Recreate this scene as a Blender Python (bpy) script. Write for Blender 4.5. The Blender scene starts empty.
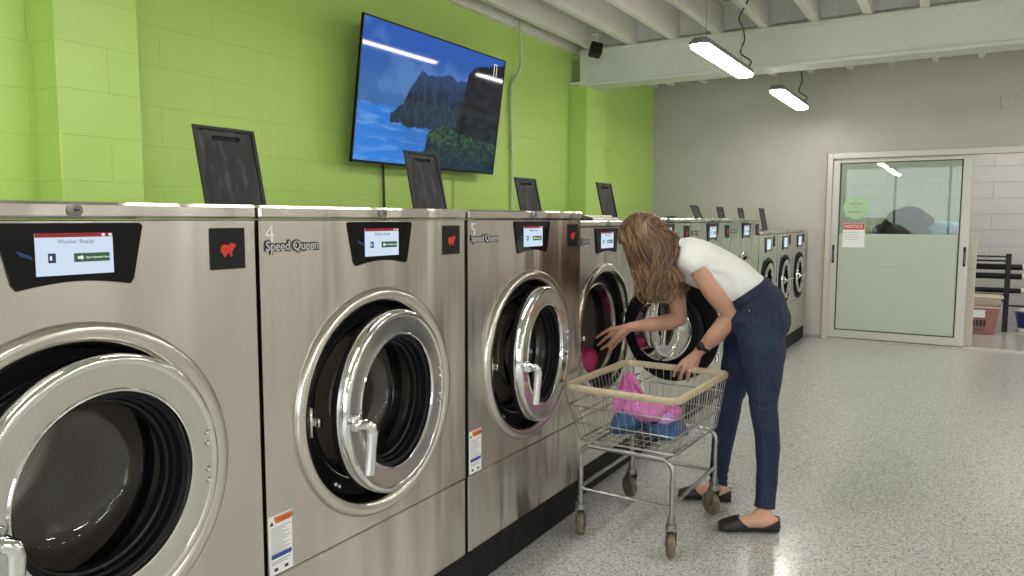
import bpy, math, random
from mathutils import Vector, Matrix, noise
from mathutils.bvhtree import BVHTree
random.seed(7)
PI = math.pi
sc = bpy.context.scene
C = sc.collection
R = math.radians

# ------------------------------------------------------------------ materials
def mat(name, col=(.8, .8, .8), rough=.5, metal=0., **kw):
    m = bpy.data.materials.new(name); m.use_nodes = True
    b = m.node_tree.nodes['Principled BSDF']
    b.inputs['Base Color'].default_value = (*col, 1)
    b.inputs['Roughness'].default_value = rough
    b.inputs['Metallic'].default_value = metal
    for k, v in kw.items():
        b.inputs[k].default_value = v
    return m
def nt(m):
    t = m.node_tree
    return t, t.nodes, t.links, t.nodes['Principled BSDF']
def node(t, kind, **kw):
    n = t.nodes.new(kind)
    for k, v in kw.items():
        if k in n.inputs: n.inputs[k].default_value = v
        else: setattr(n, k, v)
    return n
def mapping(t, scale=(1, 1, 1), loc=(0, 0, 0), src='Object'):
    tc = t.nodes.new('ShaderNodeTexCoord'); mp = t.nodes.new('ShaderNodeMapping')
    mp.inputs['Scale'].default_value = scale; mp.inputs['Location'].default_value = loc
    t.links.new(tc.outputs[src], mp.inputs['Vector'])
    return mp.outputs['Vector']
def ramp(t, fac, stops):
    r = t.nodes.new('ShaderNodeValToRGB')
    e = r.color_ramp.elements
    while len(e) < len(stops): e.new(.5)
    for i, (p, c) in enumerate(stops):
        e[i].position = p; e[i].color = (*c, 1)
    t.links.new(fac, r.inputs['Fac'])
    return r.outputs['Color']
def bump(t, height, strength, dist=.01, normal=None):
    b = t.nodes.new('ShaderNodeBump'); b.inputs['Strength'].default_value = strength
    b.inputs['Distance'].default_value = dist
    t.links.new(height, b.inputs['Height'])
    if normal is not None: t.links.new(normal, b.inputs['Normal'])
    return b.outputs['Normal']
def noisy(m, scale, c1, c2, lo=.3, hi=.7, bs=0, bd=.01, sc3=(1, 1, 1), detail=4):
    t, n, l, b = nt(m)
    nz = node(t, 'ShaderNodeTexNoise', Scale=scale, Detail=detail)
    l.new(mapping(t, sc3), nz.inputs['Vector'])
    l.new(ramp(t, nz.outputs['Fac'], [(lo, c1), (hi, c2)]), b.inputs['Base Color'])
    if bs: l.new(bump(t, nz.outputs['Fac'], bs, bd), b.inputs['Normal'])
    return m
def emit(name, col, s):
    m = mat(name, tuple(c*.05 for c in col), .3)
    b = m.node_tree.nodes['Principled BSDF']
    b.inputs['Emission Color'].default_value = (*col, 1); b.inputs['Emission Strength'].default_value = s
    return m

def steel(name, col=(.625, .595, .555), rough=.27, wav=.85, aniso=.75):
    m = mat(name, col, rough, 1.)
    t, n, l, b = nt(m)
    b.inputs['Anisotropic'].default_value = aniso
    tg = t.nodes.new('ShaderNodeTangent'); tg.direction_type = 'RADIAL'; tg.axis = 'Z'
    l.new(tg.outputs[0], b.inputs['Tangent'])
    big = node(t, 'ShaderNodeTexNoise', Scale=2.6, Detail=1.)
    l.new(mapping(t, (1, 1.6, .45)), big.inputs['Vector'])
    b.inputs['Anisotropic Rotation'].default_value = .25
    str_ = node(t, 'ShaderNodeTexNoise', Scale=1., Detail=2.)
    l.new(mapping(t, (4, 9, .5)), str_.inputs['Vector'])
    nb = bump(t, big.outputs['Fac'], wav, .03)
    l.new(bump(t, str_.outputs['Fac'], .6, .01, nb), b.inputs['Normal'])
    return m
M = {}
M['steel'] = steel('brushed_steel')
M['steel2'] = steel('brushed_steel_far', (.66, .66, .61), .24)
M['ring'] = mat('polished_steel_trim', (.68, .65, .60), .20, 1.)
M['chrome'] = mat('chrome', (.80, .80, .80), .07, 1.)
M['doorface'] = mat('satin_door_face', (.66, .65, .63), .16, 1.)
noisy_t = nt(M['doorface'])
_t, _n, _l, _b = noisy_t
_z = node(_t, 'ShaderNodeTexNoise', Scale=45., Detail=3.)
_l.new(mapping(_t), _z.inputs['Vector'])
_l.new(bump(_t, _z.outputs['Fac'], .05, .004), _b.inputs['Normal'])
M['tub'] = mat('tub_metal', (.62, .60, .57), .22, 1.)
M['black'] = mat('black_plastic', (.010, .010, .011), .35, 0, **{'Specular IOR Level': .3})
M['rubber'] = mat('black_rubber', (.006, .006, .009), .5, 0, **{'Specular IOR Level': .25})
M['gap'] = mat('gap_black', (.01, .01, .01), .8)
M['bezel'] = mat('bezel_gloss_black', (.005, .005, .006), .10, 0, **{'Specular IOR Level': .22})
M['plinth'] = noisy(mat('plinth_dark_vinyl', (.02, .02, .022), .6, 0, **{'Specular IOR Level': .2}), 20, (.008, .008, .009), (.015, .015, .017))
M['emblem'] = mat('emblem_charcoal', (.013, .014, .016), .4, 0, **{'Specular IOR Level': .25})
M['hippo'] = mat('emblem_red', (.75, .045, .03), .4)
M['white'] = mat('white_print', (.92, .92, .92), .5)
M['lightprint'] = mat('pale_grey_print', (.62, .62, .64), .5)
M['darkprint'] = mat('dark_print', (.03, .03, .035), .5)
M['orange'] = mat('label_orange', (.80, .20, .04), .5)
M['blue'] = mat('label_blue', (.03, .08, .35), .5)
M['greyprint'] = mat('grey_print', (.35, .35, .36), .5)
M['scr_bg'] = emit('screen_white', (.68, .82, 1.0), .86)
M['scr_red'] = emit('screen_red', (.45, .02, .03), .55)
M['scr_green'] = emit('screen_green', (.03, .16, .05), .6)
M['scr_navy'] = emit('screen_navy', (.02, .06, .22), .5)
M['scr_txt'] = emit('screen_text', (.25, .30, .40), .6)
M['scr_wht'] = emit('screen_bright', (.9, .95, .9), .9)
M['lid'] = mat('lid_charcoal_plastic', (.03, .03, .034), .38, 0, **{'Specular IOR Level': .3})
noisy(M['lid'], 30, (.016, .016, .019), (.085, .082, .085), .45, .85, .3, .002, (1, 1, .25), 6)
M['lidedge'] = mat('lid_edge_black', (.012, .012, .014), .35)
# drum: perforated steel
def drum_mat():
    m = mat('perforated_drum_steel', (.6, .56, .52), .42, .75)
    t, n, l, b = nt(m)
    tc = t.nodes.new('ShaderNodeTexCoord'); sp = t.nodes.new('ShaderNodeSeparateXYZ'); l.new(tc.outputs['UV'], sp.inputs[0])
    vo = node(t, 'ShaderNodeTexVoronoi', Scale=1.); vo.feature = 'F1'; vo.inputs['Randomness'].default_value = 0
    mp = t.nodes.new('ShaderNodeMapping'); mp.inputs['Scale'].default_value = (330, 160, 1); mp.inputs['Rotation'].default_value = (0, 0, 0)
    l.new(tc.outputs['UV'], mp.inputs['Vector']); l.new(mp.outputs[0], vo.inputs['Vector'])
    l.new(ramp(t, vo.outputs['Distance'], [(.20, (.22, .20, .18)), (.38, (.72, .66, .60))]), b.inputs['Base Color'])
    return m
M['drum'] = drum_mat()
def clear_glass(name, tint=(1, 1, 1), f0=.06, rough=.0):
    m = bpy.data.materials.new(name); m.use_nodes = True
    t = m.node_tree; t.nodes.clear()
    o = t.nodes.new('ShaderNodeOutputMaterial'); mx = t.nodes.new('ShaderNodeMixShader')
    tr = t.nodes.new('ShaderNodeBsdfTransparent'); gl = t.nodes.new('ShaderNodeBsdfGlossy')
    tr.inputs['Color'].default_value = (*tint, 1); gl.inputs['Roughness'].default_value = rough
    fr = t.nodes.new('ShaderNodeFresnel'); fr.inputs['IOR'].default_value = 1.5
    mt = t.nodes.new('ShaderNodeMath'); mt.operation = 'MULTIPLY_ADD'; mt.inputs[1].default_value = 1.0; mt.inputs[2].default_value = f0 - .04
    mt.use_clamp = True
    t.links.new(fr.outputs[0], mt.inputs[0]); t.links.new(mt.outputs[0], mx.inputs[0])
    t.links.new(tr.outputs[0], mx.inputs[1]); t.links.new(gl.outputs[0], mx.inputs[2])
    t.links.new(mx.outputs[0], o.inputs['Surface'])
    return m
M['bowl'] = clear_glass('washer_bowl_glass', (.96, .96, .96), .07, .02)
M['pane'] = clear_glass('door_pane_glass', (.80, .88, .80), .06)

# block walls
def block(name, col, col2, axis, sx=.40, sz=.19, off=(.0, .035), bs=.6, mort=.9):
    m = mat(name, col, .42)
    t, n, l, b = nt(m)
    tc = t.nodes.new('ShaderNodeTexCoord'); sp = t.nodes.new('ShaderNodeSeparateXYZ'); cb = t.nodes.new('ShaderNodeCombineXYZ')
    l.new(tc.outputs['Object'], sp.inputs[0])
    if axis == 'both':
        ad = node(t, 'ShaderNodeMath', operation='ADD'); l.new(sp.outputs[0], ad.inputs[0]); l.new(sp.outputs[1], ad.inputs[1])
        l.new(ad.outputs[0], cb.inputs[0])
    else: l.new(sp.outputs['Y' if axis == 'y' else 'X'], cb.inputs[0])
    l.new(sp.outputs['Z'], cb.inputs[1])
    mp = t.nodes.new('ShaderNodeMapping'); mp.inputs['Location'].default_value = (off[0], off[1], 0)
    l.new(cb.outputs[0], mp.inputs[0])
    br = node(t, 'ShaderNodeTexBrick', Scale=1.)
    br.inputs['Brick Width'].default_value = sx; br.inputs['Row Height'].default_value = sz
    br.inputs['Mortar Size'].default_value = .0035; br.inputs['Mortar Smooth'].default_value = .6
    br.inputs['Color1'].default_value = (*col, 1); br.inputs['Color2'].default_value = (*col2, 1)
    br.inputs['Mortar'].default_value = (col[0]*mort, col[1]*mort, col[2]*mort, 1)
    l.new(mp.outputs[0], br.inputs['Vector'])
    nz = node(t, 'ShaderNodeTexNoise', Scale=55., Detail=5.); l.new(tc.outputs['Object'], nz.inputs['Vector'])
    n2 = node(t, 'ShaderNodeTexNoise', Scale=1.4, Detail=3.); l.new(tc.outputs['Object'], n2.inputs['Vector'])
    mx = node(t, 'ShaderNodeMix', data_type='RGBA', blend_type='MULTIPLY'); mx.inputs[0].default_value = 1.
    l.new(br.outputs['Color'], mx.inputs[6])
    l.new(ramp(t, n2.outputs['Fac'], [(.3, (.93, .94, .93)), (.7, (1, 1, 1))]), mx.inputs[7])
    l.new(mx.outputs[2], b.inputs['Base Color'])
    inv = node(t, 'ShaderNodeMath', operation='SUBTRACT'); inv.inputs[0].default_value = 1.
    l.new(br.outputs['Fac'], inv.inputs[1])
    nb = bump(t, inv.outputs[0], bs, .006)
    l.new(bump(t, nz.outputs['Fac'], .35, .004, nb), b.inputs['Normal'])
    return m
GRN, GRN2 = (.50, .71, .17), (.51, .72, .178)
M['green_y'] = block('green_block_wall', GRN, GRN2, 'y', .60, .19, (.1, .035), .45, .95)
M['green_both'] = block('green_block_pilaster', GRN, GRN2, 'both', .44, .19, (.16, .035), .45, .95)
M['mauve'] = block('storage_block_wall', (.55, .53, .525), (.565, .545, .54), 'x', .80, .20, (.13, .0), .8, .85)
M['greywall'] = noisy(mat('grey_painted_wall', (.5, .48, .45), .42), 3, (.505, .485, .45), (.54, .52, .485), bs=.08, bd=.004)
M['lightwall'] = mat('pale_wall', (.76, .74, .70), .6)
M['ceil'] = noisy(mat('white_painted_deck', (.66, .65, .60), .6), 8, (.66, .66, .63), (.75, .74, .70), sc3=(6, .4, 1))
M['joist'] = noisy(mat('white_painted_wood', (.74, .72, .65), .55), 14, (.78, .76, .68), (.84, .82, .75), sc3=(3, .3, 3), bs=.1, bd=.003)
M['beam'] = noisy(mat('white_painted_beam', (.68, .70, .64), .5), 3, (.66, .68, .62), (.71, .73, .67))
M['cream'] = mat('cream_panel', (.70, .66, .55), .5)
M['alu'] = mat('satin_aluminium', (.60, .585, .535), .38, .3)
M['aludark'] = mat('dark_gasket', (.05, .05, .05), .6)
M['conduit'] = mat('conduit_white_green', (.54, .63, .38), .5)
def floor_mat():
    m = mat('epoxy_flake_floor', (.6, .6, .58), .22)
    t, n, l, b = nt(m)
    v = mapping(t)
    a = node(t, 'ShaderNodeTexVoronoi', Scale=170.); l.new(v, a.inputs['Vector'])
    a2 = node(t, 'ShaderNodeTexNoise', Scale=95., Detail=3.); l.new(v, a2.inputs['Vector'])
    c1 = ramp(t, a.outputs['Color'], [(.0, (.12, .117, .115)), (.2, (.315, .31, .30)), (.42, (.52, .513, .495)), (1., (.65, .643, .622))])
    c2 = ramp(t, a2.outputs['Fac'], [(.30, (.66, .66, .66)), (.52, (1., 1., 1.)), (1., (1., 1., 1.))])
    mx = node(t, 'ShaderNodeMix', data_type='RGBA', blend_type='MULTIPLY'); mx.inputs[0].default_value = 1.
    l.new(c1, mx.inputs[6]); l.new(c2, mx.inputs[7]); l.new(mx.outputs[2], b.inputs['Base Color'])
    bn = node(t, 'ShaderNodeTexNoise', Scale=38., Detail=2.); l.new(v, bn.inputs['Vector'])
    l.new(bump(t, bn.outputs['Fac'], .22, .004), b.inputs['Normal'])
    b.inputs['Coat Weight'].default_value = .25; b.inputs['Coat Roughness'].default_value = .12
    return m
M['floor'] = floor_mat()
M['lampbody'] = mat('lamp_housing_grey', (.22, .22, .21), .4)
M['lamp'] = emit('lamp_diffuser', (1., .97, .90), 36.)
M['mauve2']=M['mauve']
M['bulb2'] = emit('lamp_diffuser_storage', (1., .95, .98), 9.)
M['cord'] = mat('black_cord', (.02, .02, .02), .5)
M['wire'] = mat('steel_wire', (.35, .34, .32), .4, .8)
M['cartwire'] = mat('cart_chrome_wire', (.42, .405, .38), .33, 1.)
M['vinyl'] = noisy(mat('tan_vinyl_bumper', (.48, .41, .27), .45), 30, (.42, .35, .22), (.54, .47, .32))
M['wheel'] = noisy(mat('worn_tan_rubber', (.30, .25, .16), .7), 40, (.10, .08, .05), (.27, .22, .14))
M['hub'] = mat('caster_grey', (.28, .27, .25), .4, .8)
M['skin'] = noisy(mat('skin', (.56, .32, .21), .48, 0, **{'Subsurface Weight': .12}), 9, (.53, .285, .185), (.61, .345, .235))
M['skin'].node_tree.nodes['Principled BSDF'].inputs['Subsurface Radius'].default_value = (.01, .005, .003)
M['lips'] = mat('lips', (.48, .16, .14), .4)
M['eye'] = mat('eye_white', (.8, .8, .8), .2)
M['iris'] = mat('iris_dark', (.05, .035, .02), .2)
M['tee'] = noisy(mat('white_cotton', (.80, .79, .77), .85), 320, (.74, .73, .71), (.83, .82, .80), bs=.25, bd=.0015)
def denim():
    m = mat('dark_denim', (.02, .03, .08), .8)
    t, n, l, b = nt(m)
    v = mapping(t)
    a = node(t, 'ShaderNodeTexNoise', Scale=260., Detail=2.); l.new(v, a.inputs['Vector'])
    g = node(t, 'ShaderNodeTexNoise', Scale=7., Detail=5.); l.new(v, g.inputs['Vector'])
    mx = node(t, 'ShaderNodeMix', data_type='RGBA', blend_type='MULTIPLY'); mx.inputs[0].default_value = 1.
    l.new(ramp(t, g.outputs['Fac'], [(.3, (.006, .012, .038)), (.72, (.012, .024, .062))]), mx.inputs[6])
    l.new(ramp(t, a.outputs['Fac'], [(.3, (.75, .75, .8)), (.7, (1.15, 1.15, 1.15))]), mx.inputs[7])
    l.new(mx.outputs[2], b.inputs['Base Color'])
    l.new(bump(t, a.outputs['Fac'], .3, .002), b.inputs['Normal'])
    return m
M['denim'] = denim()
M['stitch'] = mat('denim_stitch', (.035, .045, .085), .7)
M['rivet'] = mat('rivet', (.7, .6, .45), .3, 1.)
M['shoe'] = mat('black_leather_flat', (.013, .012, .013), .5)
M['sole'] = mat('black_sole', (.01, .01, .01), .7)
M['watch'] = mat('watch_black', (.01, .01, .012), .25)
M['gold'] = mat('gold', (.8, .55, .25), .2, 1.)
def hair_mat():
    m = mat('brown_hair', (.15, .07, .03), .42)
    t, n, l, b = nt(m)
    at = t.nodes.new('ShaderNodeAttribute'); at.attribute_name = 'tone'
    l.new(at.outputs['Color'], b.inputs['Base Color'])
    b.inputs['Specular IOR Level'].default_value = .45
    return m
M['hair'] = hair_mat()
def cloth_m(name, a, b2): return noisy(mat(name, a, .8), 60, a, b2, bs=.2, bd=.002)
M['pink'] = cloth_m('pink_cloth', (.50, .13, .34), (.62, .20, .45))
M['lilac'] = cloth_m('lilac_cloth', (.42, .20, .55), (.50, .28, .62))
M['bluecl'] = cloth_m('blue_cloth', (.015, .05, .13), (.04, .11, .25))
M['magenta'] = cloth_m('magenta_cloth', (.50, .03, .14), (.60, .05, .20))
M['towel'] = cloth_m('white_paper', (.75, .74, .68), (.82, .8, .75))

# ------------------------------------------------------------------ mesh helpers
class MB:
    def __init__(s): s.v = []; s.f = []; s.m = []; s.uv = {}
    def add(s, vs, fs, mi=0):
        o = len(s.v); s.v += [Vector(v) for v in vs]
        for f in fs: s.f.append(tuple(i + o for i in f)); s.m.append(mi)
        return o
    def box(s, lo, hi, mi=0, bev=0):
        x0, y0, z0 = lo; x1, y1, z1 = hi
        if bev <= 0:
            s.add([(x0,y0,z0),(x1,y0,z0),(x1,y1,z0),(x0,y1,z0),(x0,y0,z1),(x1,y0,z1),(x1,y1,z1),(x0,y1,z1)],
                  [(0,3,2,1),(4,5,6,7),(0,1,5,4),(1,2,6,5),(2,3,7,6),(3,0,4,7)], mi)
            return
        # chamfered box
        b = min(bev, (x1-x0)*.45, (y1-y0)*.45, (z1-z0)*.45)
        vs = []; idx = {}
        for i, (sx, x) in enumerate(((1, x0), (-1, x1))):
            for j, (sy, y) in enumerate(((1, y0), (-1, y1))):
                for k, (sz, z) in enumerate(((1, z0), (-1, z1))):
                    for a, d in enumerate(((0, sy*b, sz*b), (sx*b, 0, sz*b), (sx*b, sy*b, 0))):
                        idx[i, j, k, a] = len(vs); vs.append((x+d[0], y+d[1], z+d[2]))
        g = lambda i, j, k, a: idx[i, j, k, a]
        fs = []
        for i in (0, 1): fs.append([g(i,0,0,0), g(i,1,0,0), g(i,1,1,0), g(i,0,1,0)])
        for j in (0, 1): fs.append([g(0,j,0,1), g(1,j,0,1), g(1,j,1,1), g(0,j,1,1)])
        for k in (0, 1): fs.append([g(0,0,k,2), g(1,0,k,2), g(1,1,k,2), g(0,1,k,2)])
        for j in (0, 1):
            for k in (0, 1): fs.append([g(0,j,k,1), g(1,j,k,1), g(1,j,k,2), g(0,j,k,2)])
        for i in (0, 1):
            for k in (0, 1): fs.append([g(i,0,k,0), g(i,1,k,0), g(i,1,k,2), g(i,0,k,2)])
            for j in (0, 1): fs.append([g(i,j,0,0), g(i,j,1,0), g(i,j,1,1), g(i,j,0,1)])
            for j in (0, 1):
                for k in (0, 1): fs.append([g(i,j,k,0), g(i,j,k,1), g(i,j,k,2)])
        c = Vector(((x0+x1)/2, (y0+y1)/2, (z0+z1)/2)); out = []
        for f in fs:
            p = [Vector(vs[q]) for q in f]; n = (p[1]-p[0]).cross(p[2]-p[0]); m_ = sum(p, Vector())/len(p)
            out.append(tuple(f) if n.dot(m_-c) > 0 else tuple(reversed(f)))
        s.add(vs, out, mi)
    def prism(s, poly, axis, a, b, mi=0):
        # poly in the two other axes (cyclic order), extruded along axis from a to b
        def P(u, v, w):
            return {'x': (w, u, v), 'y': (u, w, v), 'z': (u, v, w)}[axis]
        n = len(poly)
        vs = [P(u, v, a) for u, v in poly] + [P(u, v, b) for u, v in poly]
        s.add(vs, [tuple(reversed(range(n))), tuple(range(n, 2*n))] + [(i, (i+1) % n, n+(i+1) % n, n+i) for i in range(n)], mi)
    def lathe(s, prof, c=(0, 0, 0), axis='x', n=64, mi=0, ang=(0, 2*PI), close=True, uv=False):
        # prof: list of (radius, t along axis)
        vs = []; full = abs(ang[1]-ang[0]-2*PI) < 1e-6
        cols = n if full else n+1
        for (r, t) in prof:
            for i in range(cols):
                a = ang[0] + (ang[1]-ang[0])*i/n
                u, v = r*math.cos(a), r*math.sin(a)
                p = {'x': (t, u, v), 'y': (u, t, v), 'z': (u, v, t)}[axis]
                vs.append((c[0]+p[0], c[1]+p[1], c[2]+p[2]))
        fs = []
        for k in range(len(prof)-1):
            for i in range(n):
                j = (i+1) % cols
                fs.append((k*cols+i, k*cols+j, (k+1)*cols+j, (k+1)*cols+i))
        if prof[0][0] < 1e-5 or prof[-1][0] < 1e-5: pass
        s.add(vs, fs, mi)
    def tube(s, pts, r, n=8, mi=0, closed=False, caps=True):
        pts = [Vector(p) for p in pts]; N = len(pts)
        rs = r if isinstance(r, (list, tuple)) else [r]*N
        T = []
        for i in range(N):
            a = pts[(i-1) % N] if (closed or i > 0) else pts[i]; b = pts[(i+1) % N] if (closed or i < N-1) else pts[i]
            d = (b-a); T.append(d.normalized() if d.length > 1e-9 else Vector((0, 0, 1)))
        up = Vector((0, 0, 1)) if abs(T[0].z) < .9 else Vector((1, 0, 0))
        u = T[0].cross(up).normalized(); vs = []
        for i in range(N):
            u = (u - T[i]*u.dot(T[i])).normalized(); w = T[i].cross(u)
            for k in range(n):
                a = 2*PI*k/n; vs.append(pts[i] + (u*math.cos(a) + w*math.sin(a))*rs[i])
        fs = []
        for i in range(N if closed else N-1):
            j = (i+1) % N
            for k in range(n): fs.append((i*n+k, i*n+(k+1) % n, j*n+(k+1) % n, j*n+k))
        if caps and not closed: fs += [tuple(reversed(range(n))), tuple(range((N-1)*n, N*n))]
        s.add(vs, fs, mi)
    def build(s, name, mats, parent=None, smooth=None, kind=None, fix=False, loc=None):
        me = bpy.data.meshes.new(name); me.from_pydata([tuple(v) for v in s.v], [], s.f)
        if not isinstance(mats, (list, tuple)): mats = [mats]
        for m in mats: me.materials.append(M[m] if isinstance(m, str) else m)
        for p, mi in zip(me.polygons, s.m): p.material_index = mi
        if smooth is not None:
            me.polygons.foreach_set('use_smooth', [True]*len(me.polygons)); me.set_sharp_from_angle(angle=R(smooth))
        me.update()
        o = bpy.data.objects.new(name, me); C.objects.link(o)
        if parent: o.parent = parent
        if loc: o.location = loc
        if kind: o['kind'] = kind
        return o
def tag(o, label, cat, group=None):
    o['label'] = label; o['category'] = cat
    if group: o['group'] = group
    return o
def empty(name, loc, rz=0, label=None, cat=None, group=None):
    o = bpy.data.objects.new(name, None); C.objects.link(o); o.empty_display_size = .1
    o.location = loc; o.rotation_euler = (0, 0, rz)
    if label: tag(o, label, cat, group)
    return o
def text_mesh(name, txt, size, m, parent, origin, xdir, ydir, depth=.0008, bold=0., sx=1., track=1.):
    cu = bpy.data.curves.new('t', 'FONT'); cu.body = txt; cu.size = size; cu.extrude = depth; cu.offset = bold; cu.space_character = track
    cu.resolution_u = 3
    o = bpy.data.objects.new('t', cu); C.objects.link(o); bpy.context.view_layer.update()
    dg = bpy.context.evaluated_depsgraph_get()
    me = bpy.data.meshes.new_from_object(o.evaluated_get(dg)); bpy.data.objects.remove(o); bpy.data.curves.remove(cu)
    X = Vector(xdir).normalized(); Y = Vector(ydir).normalized(); Z = X.cross(Y)
    for v in me.vertices:
        c = v.co; v.co = Vector(origin) + X*c.x*sx + Y*c.y + Z*c.z
    me.materials.clear(); me.materials.append(M[m]); me.name = name
    o = bpy.data.objects.new(name, me); C.objects.link(o); o.parent = parent
    return o
def copy_tree(o, parent=None):
    c = o.copy(); C.objects.link(c); c.parent = parent
    for ch in list(o.children): copy_tree(ch, c)
    return c
def remeshed(name, mb, voxel, mats, parent=None, smooth_it=0, disp=None):
    me = bpy.data.meshes.new(name); me.from_pydata([tuple(v) for v in mb.v], [], mb.f)
    o = bpy.data.objects.new(name, me); C.objects.link(o)
    md = o.modifiers.new('r', 'REMESH'); md.mode = 'VOXEL'; md.voxel_size = voxel
    if smooth_it:
        ms = o.modifiers.new('s', 'SMOOTH'); ms.iterations = smooth_it; ms.factor = .5
    bpy.context.view_layer.update()
    dg = bpy.context.evaluated_depsgraph_get()
    m2 = bpy.data.meshes.new_from_object(o.evaluated_get(dg)); bpy.data.objects.remove(o); bpy.data.meshes.remove(me)
    m2.name = name; m2.materials.clear()
    for m in (mats if isinstance(mats, (list, tuple)) else [mats]): m2.materials.append(M[m])
    if disp:
        ns = [v.normal.copy() for v in m2.vertices]
        for v, n_ in zip(m2.vertices, ns): v.co = v.co + n_*disp(v.co)
    m2.polygons.foreach_set('use_smooth', [True]*len(m2.polygons)); m2.update()
    o = bpy.data.objects.new(name, m2); C.objects.link(o); o.parent = parent
    return o
def delete_faces(o, test):
    import bmesh
    bm = bmesh.new(); bm.from_mesh(o.data)
    dl = [f for f in bm.faces if test(f.calc_center_median(), f.normal)]
    bmesh.ops.delete(bm, geom=dl, context='FACES'); bm.to_mesh(o.data); bm.free()
def smooth_path(pts, n=8):
    pts = [Vector(p) for p in pts]; out = []
    P = [pts[0]*2-pts[1]] + pts + [pts[-1]*2-pts[-2]]
    for i in range(1, len(P)-2):
        for k in range(n):
            t = k/n; a, b, c, d = P[i-1], P[i], P[i+1], P[i+2]
            out.append(.5*((2*b)+(c-a)*t+(2*a-5*b+4*c-d)*t*t+(3*b-a-3*c+d)*t**3))
    out.append(pts[-1]); return out

# ------------------------------------------------------------------ the room
XW, YB, XR, YF = -3.37, 8.99, 5.0, -4.2       # green wall, back wall, right wall, front wall
def struct(name, mb, m, smooth=None): return mb.build(name, m, None, smooth, 'structure')
b = MB(); b.box((XW-.2, YF-.2, -.1), (XR+.2, 12.2, 0)); struct('floor', b, 'floor')
b = MB(); b.box((XW-.2, YF-.2, 0), (XW, 12.2, 3.25)); struct('wall_left', b, 'green_y')
b = MB(); b.box((XR, YF-.2, 0), (XR+.2, 12.2, 3.25)); struct('wall_right', b, 'lightwall')
b = MB(); b.box((XW-.2, YF-.2, 3.2), (XR+.2, 12.2, 3.3)); struct('ceiling', b, 'ceil')
# back wall with the sliding-door opening X -1.32 .. 1.75, 0 .. 2.035
OX0, OX1, OZ = -1.32, 1.75, 2.035
b = MB(); b.box((XW, YB, 0), (OX0, YB+.14, 3.2)); b.box((OX1, YB, 0), (XR, YB+.14, 3.2)); b.box((OX0, YB, OZ), (OX1, YB+.14, 3.2))
struct('wall_back', b, 'greywall')
# front wall (behind the viewpoint) with two shop-window openings
b = MB()
b.box((XW, YF-.15, 0), (-2.9, YF, 3.2)); b.box((.85, YF-.15, 0), (1.05, YF, 3.2)); b.box((4.7, YF-.15, 0), (XR, YF, 3.2))
for x0, x1 in ((-2.9, .85), (1.05, 4.7)):
    b.box((x0, YF-.15, 0), (x1, YF, .35)); b.box((x0, YF-.15, 2.75), (x1, YF, 3.2))
struct('wall_front', b, 'lightwall')
for i, (x0, x1) in enumerate(((-2.9, .85), (1.05, 4.7))):
    b = MB()
    b.box((x0, YF-.1, .35), (x0+.06, YF-.04, 2.75)); b.box((x1-.06, YF-.1, .35), (x1, YF-.04, 2.75))
    b.box((x0+.06, YF-.099, .35), (x1-.06, YF-.041, .42)); b.box((x0+.06, YF-.099, 2.68), (x1-.06, YF-.041, 2.75))
    for q in (1, 2): b.box((x0+(x1-x0)*q/3-.03, YF-.098, .42), (x0+(x1-x0)*q/3+.03, YF-.042, 2.68))
    struct('window_%d' % (i+1), b, 'alu')
# storage room behind the sliding door
b = MB(); b.box((XW, 11.25, 0), (XR, 11.4, 3.2)); struct('wall_storage', b, 'mauve')
# trim: ledger along the green wall, thin baseboard line at back
b = MB(); b.box((XW, YF, 2.93), (XW+.05, YB, 3.2)); struct('trim_1', b, 'joist')
b = MB(); b.box((-1.53, YB-.012, 0), (OX0-.03, YB, .035)); b.box((OX1+.03, YB-.012, 0), (XR, YB, .035)); struct('baseboard_back', b, 'greyprint')
# pilasters of the green wall
for i, (y0, y1, x1, zt) in enumerate(((1.72, 2.085, -3.197, 3.2), (6.69, 7.13, -3.187, 2.635), (-3.2, -2.8, -3.19, 3.2))):
    b = MB(); b.box((XW-.01, y0, 0), (x1, y1, zt), 0, .006)
    o = struct('pilaster', b, 'green_both')
    if i == 1:
        b = MB(); b.box((XW-.005, y0-.02, zt-.012), (x1+.02, y1+.02, zt+.012), 0, .003); struct('trim_2', b, 'joist')
# cross beam on the pilaster
b = MB(); b.box((-3.265, 6.69, 2.62), (XR, 6.90, 2.92))
b.box((-3.268, 6.665, 2.600), (XR, 6.925, 2.630), 0, .004); b.box((-3.268, 6.672, 2.908), (XR, 6.918, 2.938), 0, .004)
struct('ceiling_beam', b, 'beam')
# joists
jx = [-3.14 + .3985*k for k in range(21)]
for x in jx:
    b = MB(); b.box((x-.030, YF, 2.94), (x+.030, YB, 3.2), 0, .004); struct('ceiling_joist', b, 'joist')
for yy in (8.93, 6.80):       # blocking between joists
    b = MB()
    for x in jx[:-1]: b.box((x+.03, yy-.025, 2.985), (x+.3685, yy+.025, 3.2))
    struct('trim_3' if yy > 8 else 'trim_4', b, 'ceil')
# small wall plate high on the grey wall
b = MB(); b.box((.23, YB-.012, 2.42), (.36, YB, 2.55), 0, .004); tag(b.build('wall_plate', 'greywall'), 'small grey-painted blank plate high on the grey wall', 'wall plate')
b = MB(); b.box((XW, YB-.045, 0), (XW+.045, YB, 3.2)); 

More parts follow.
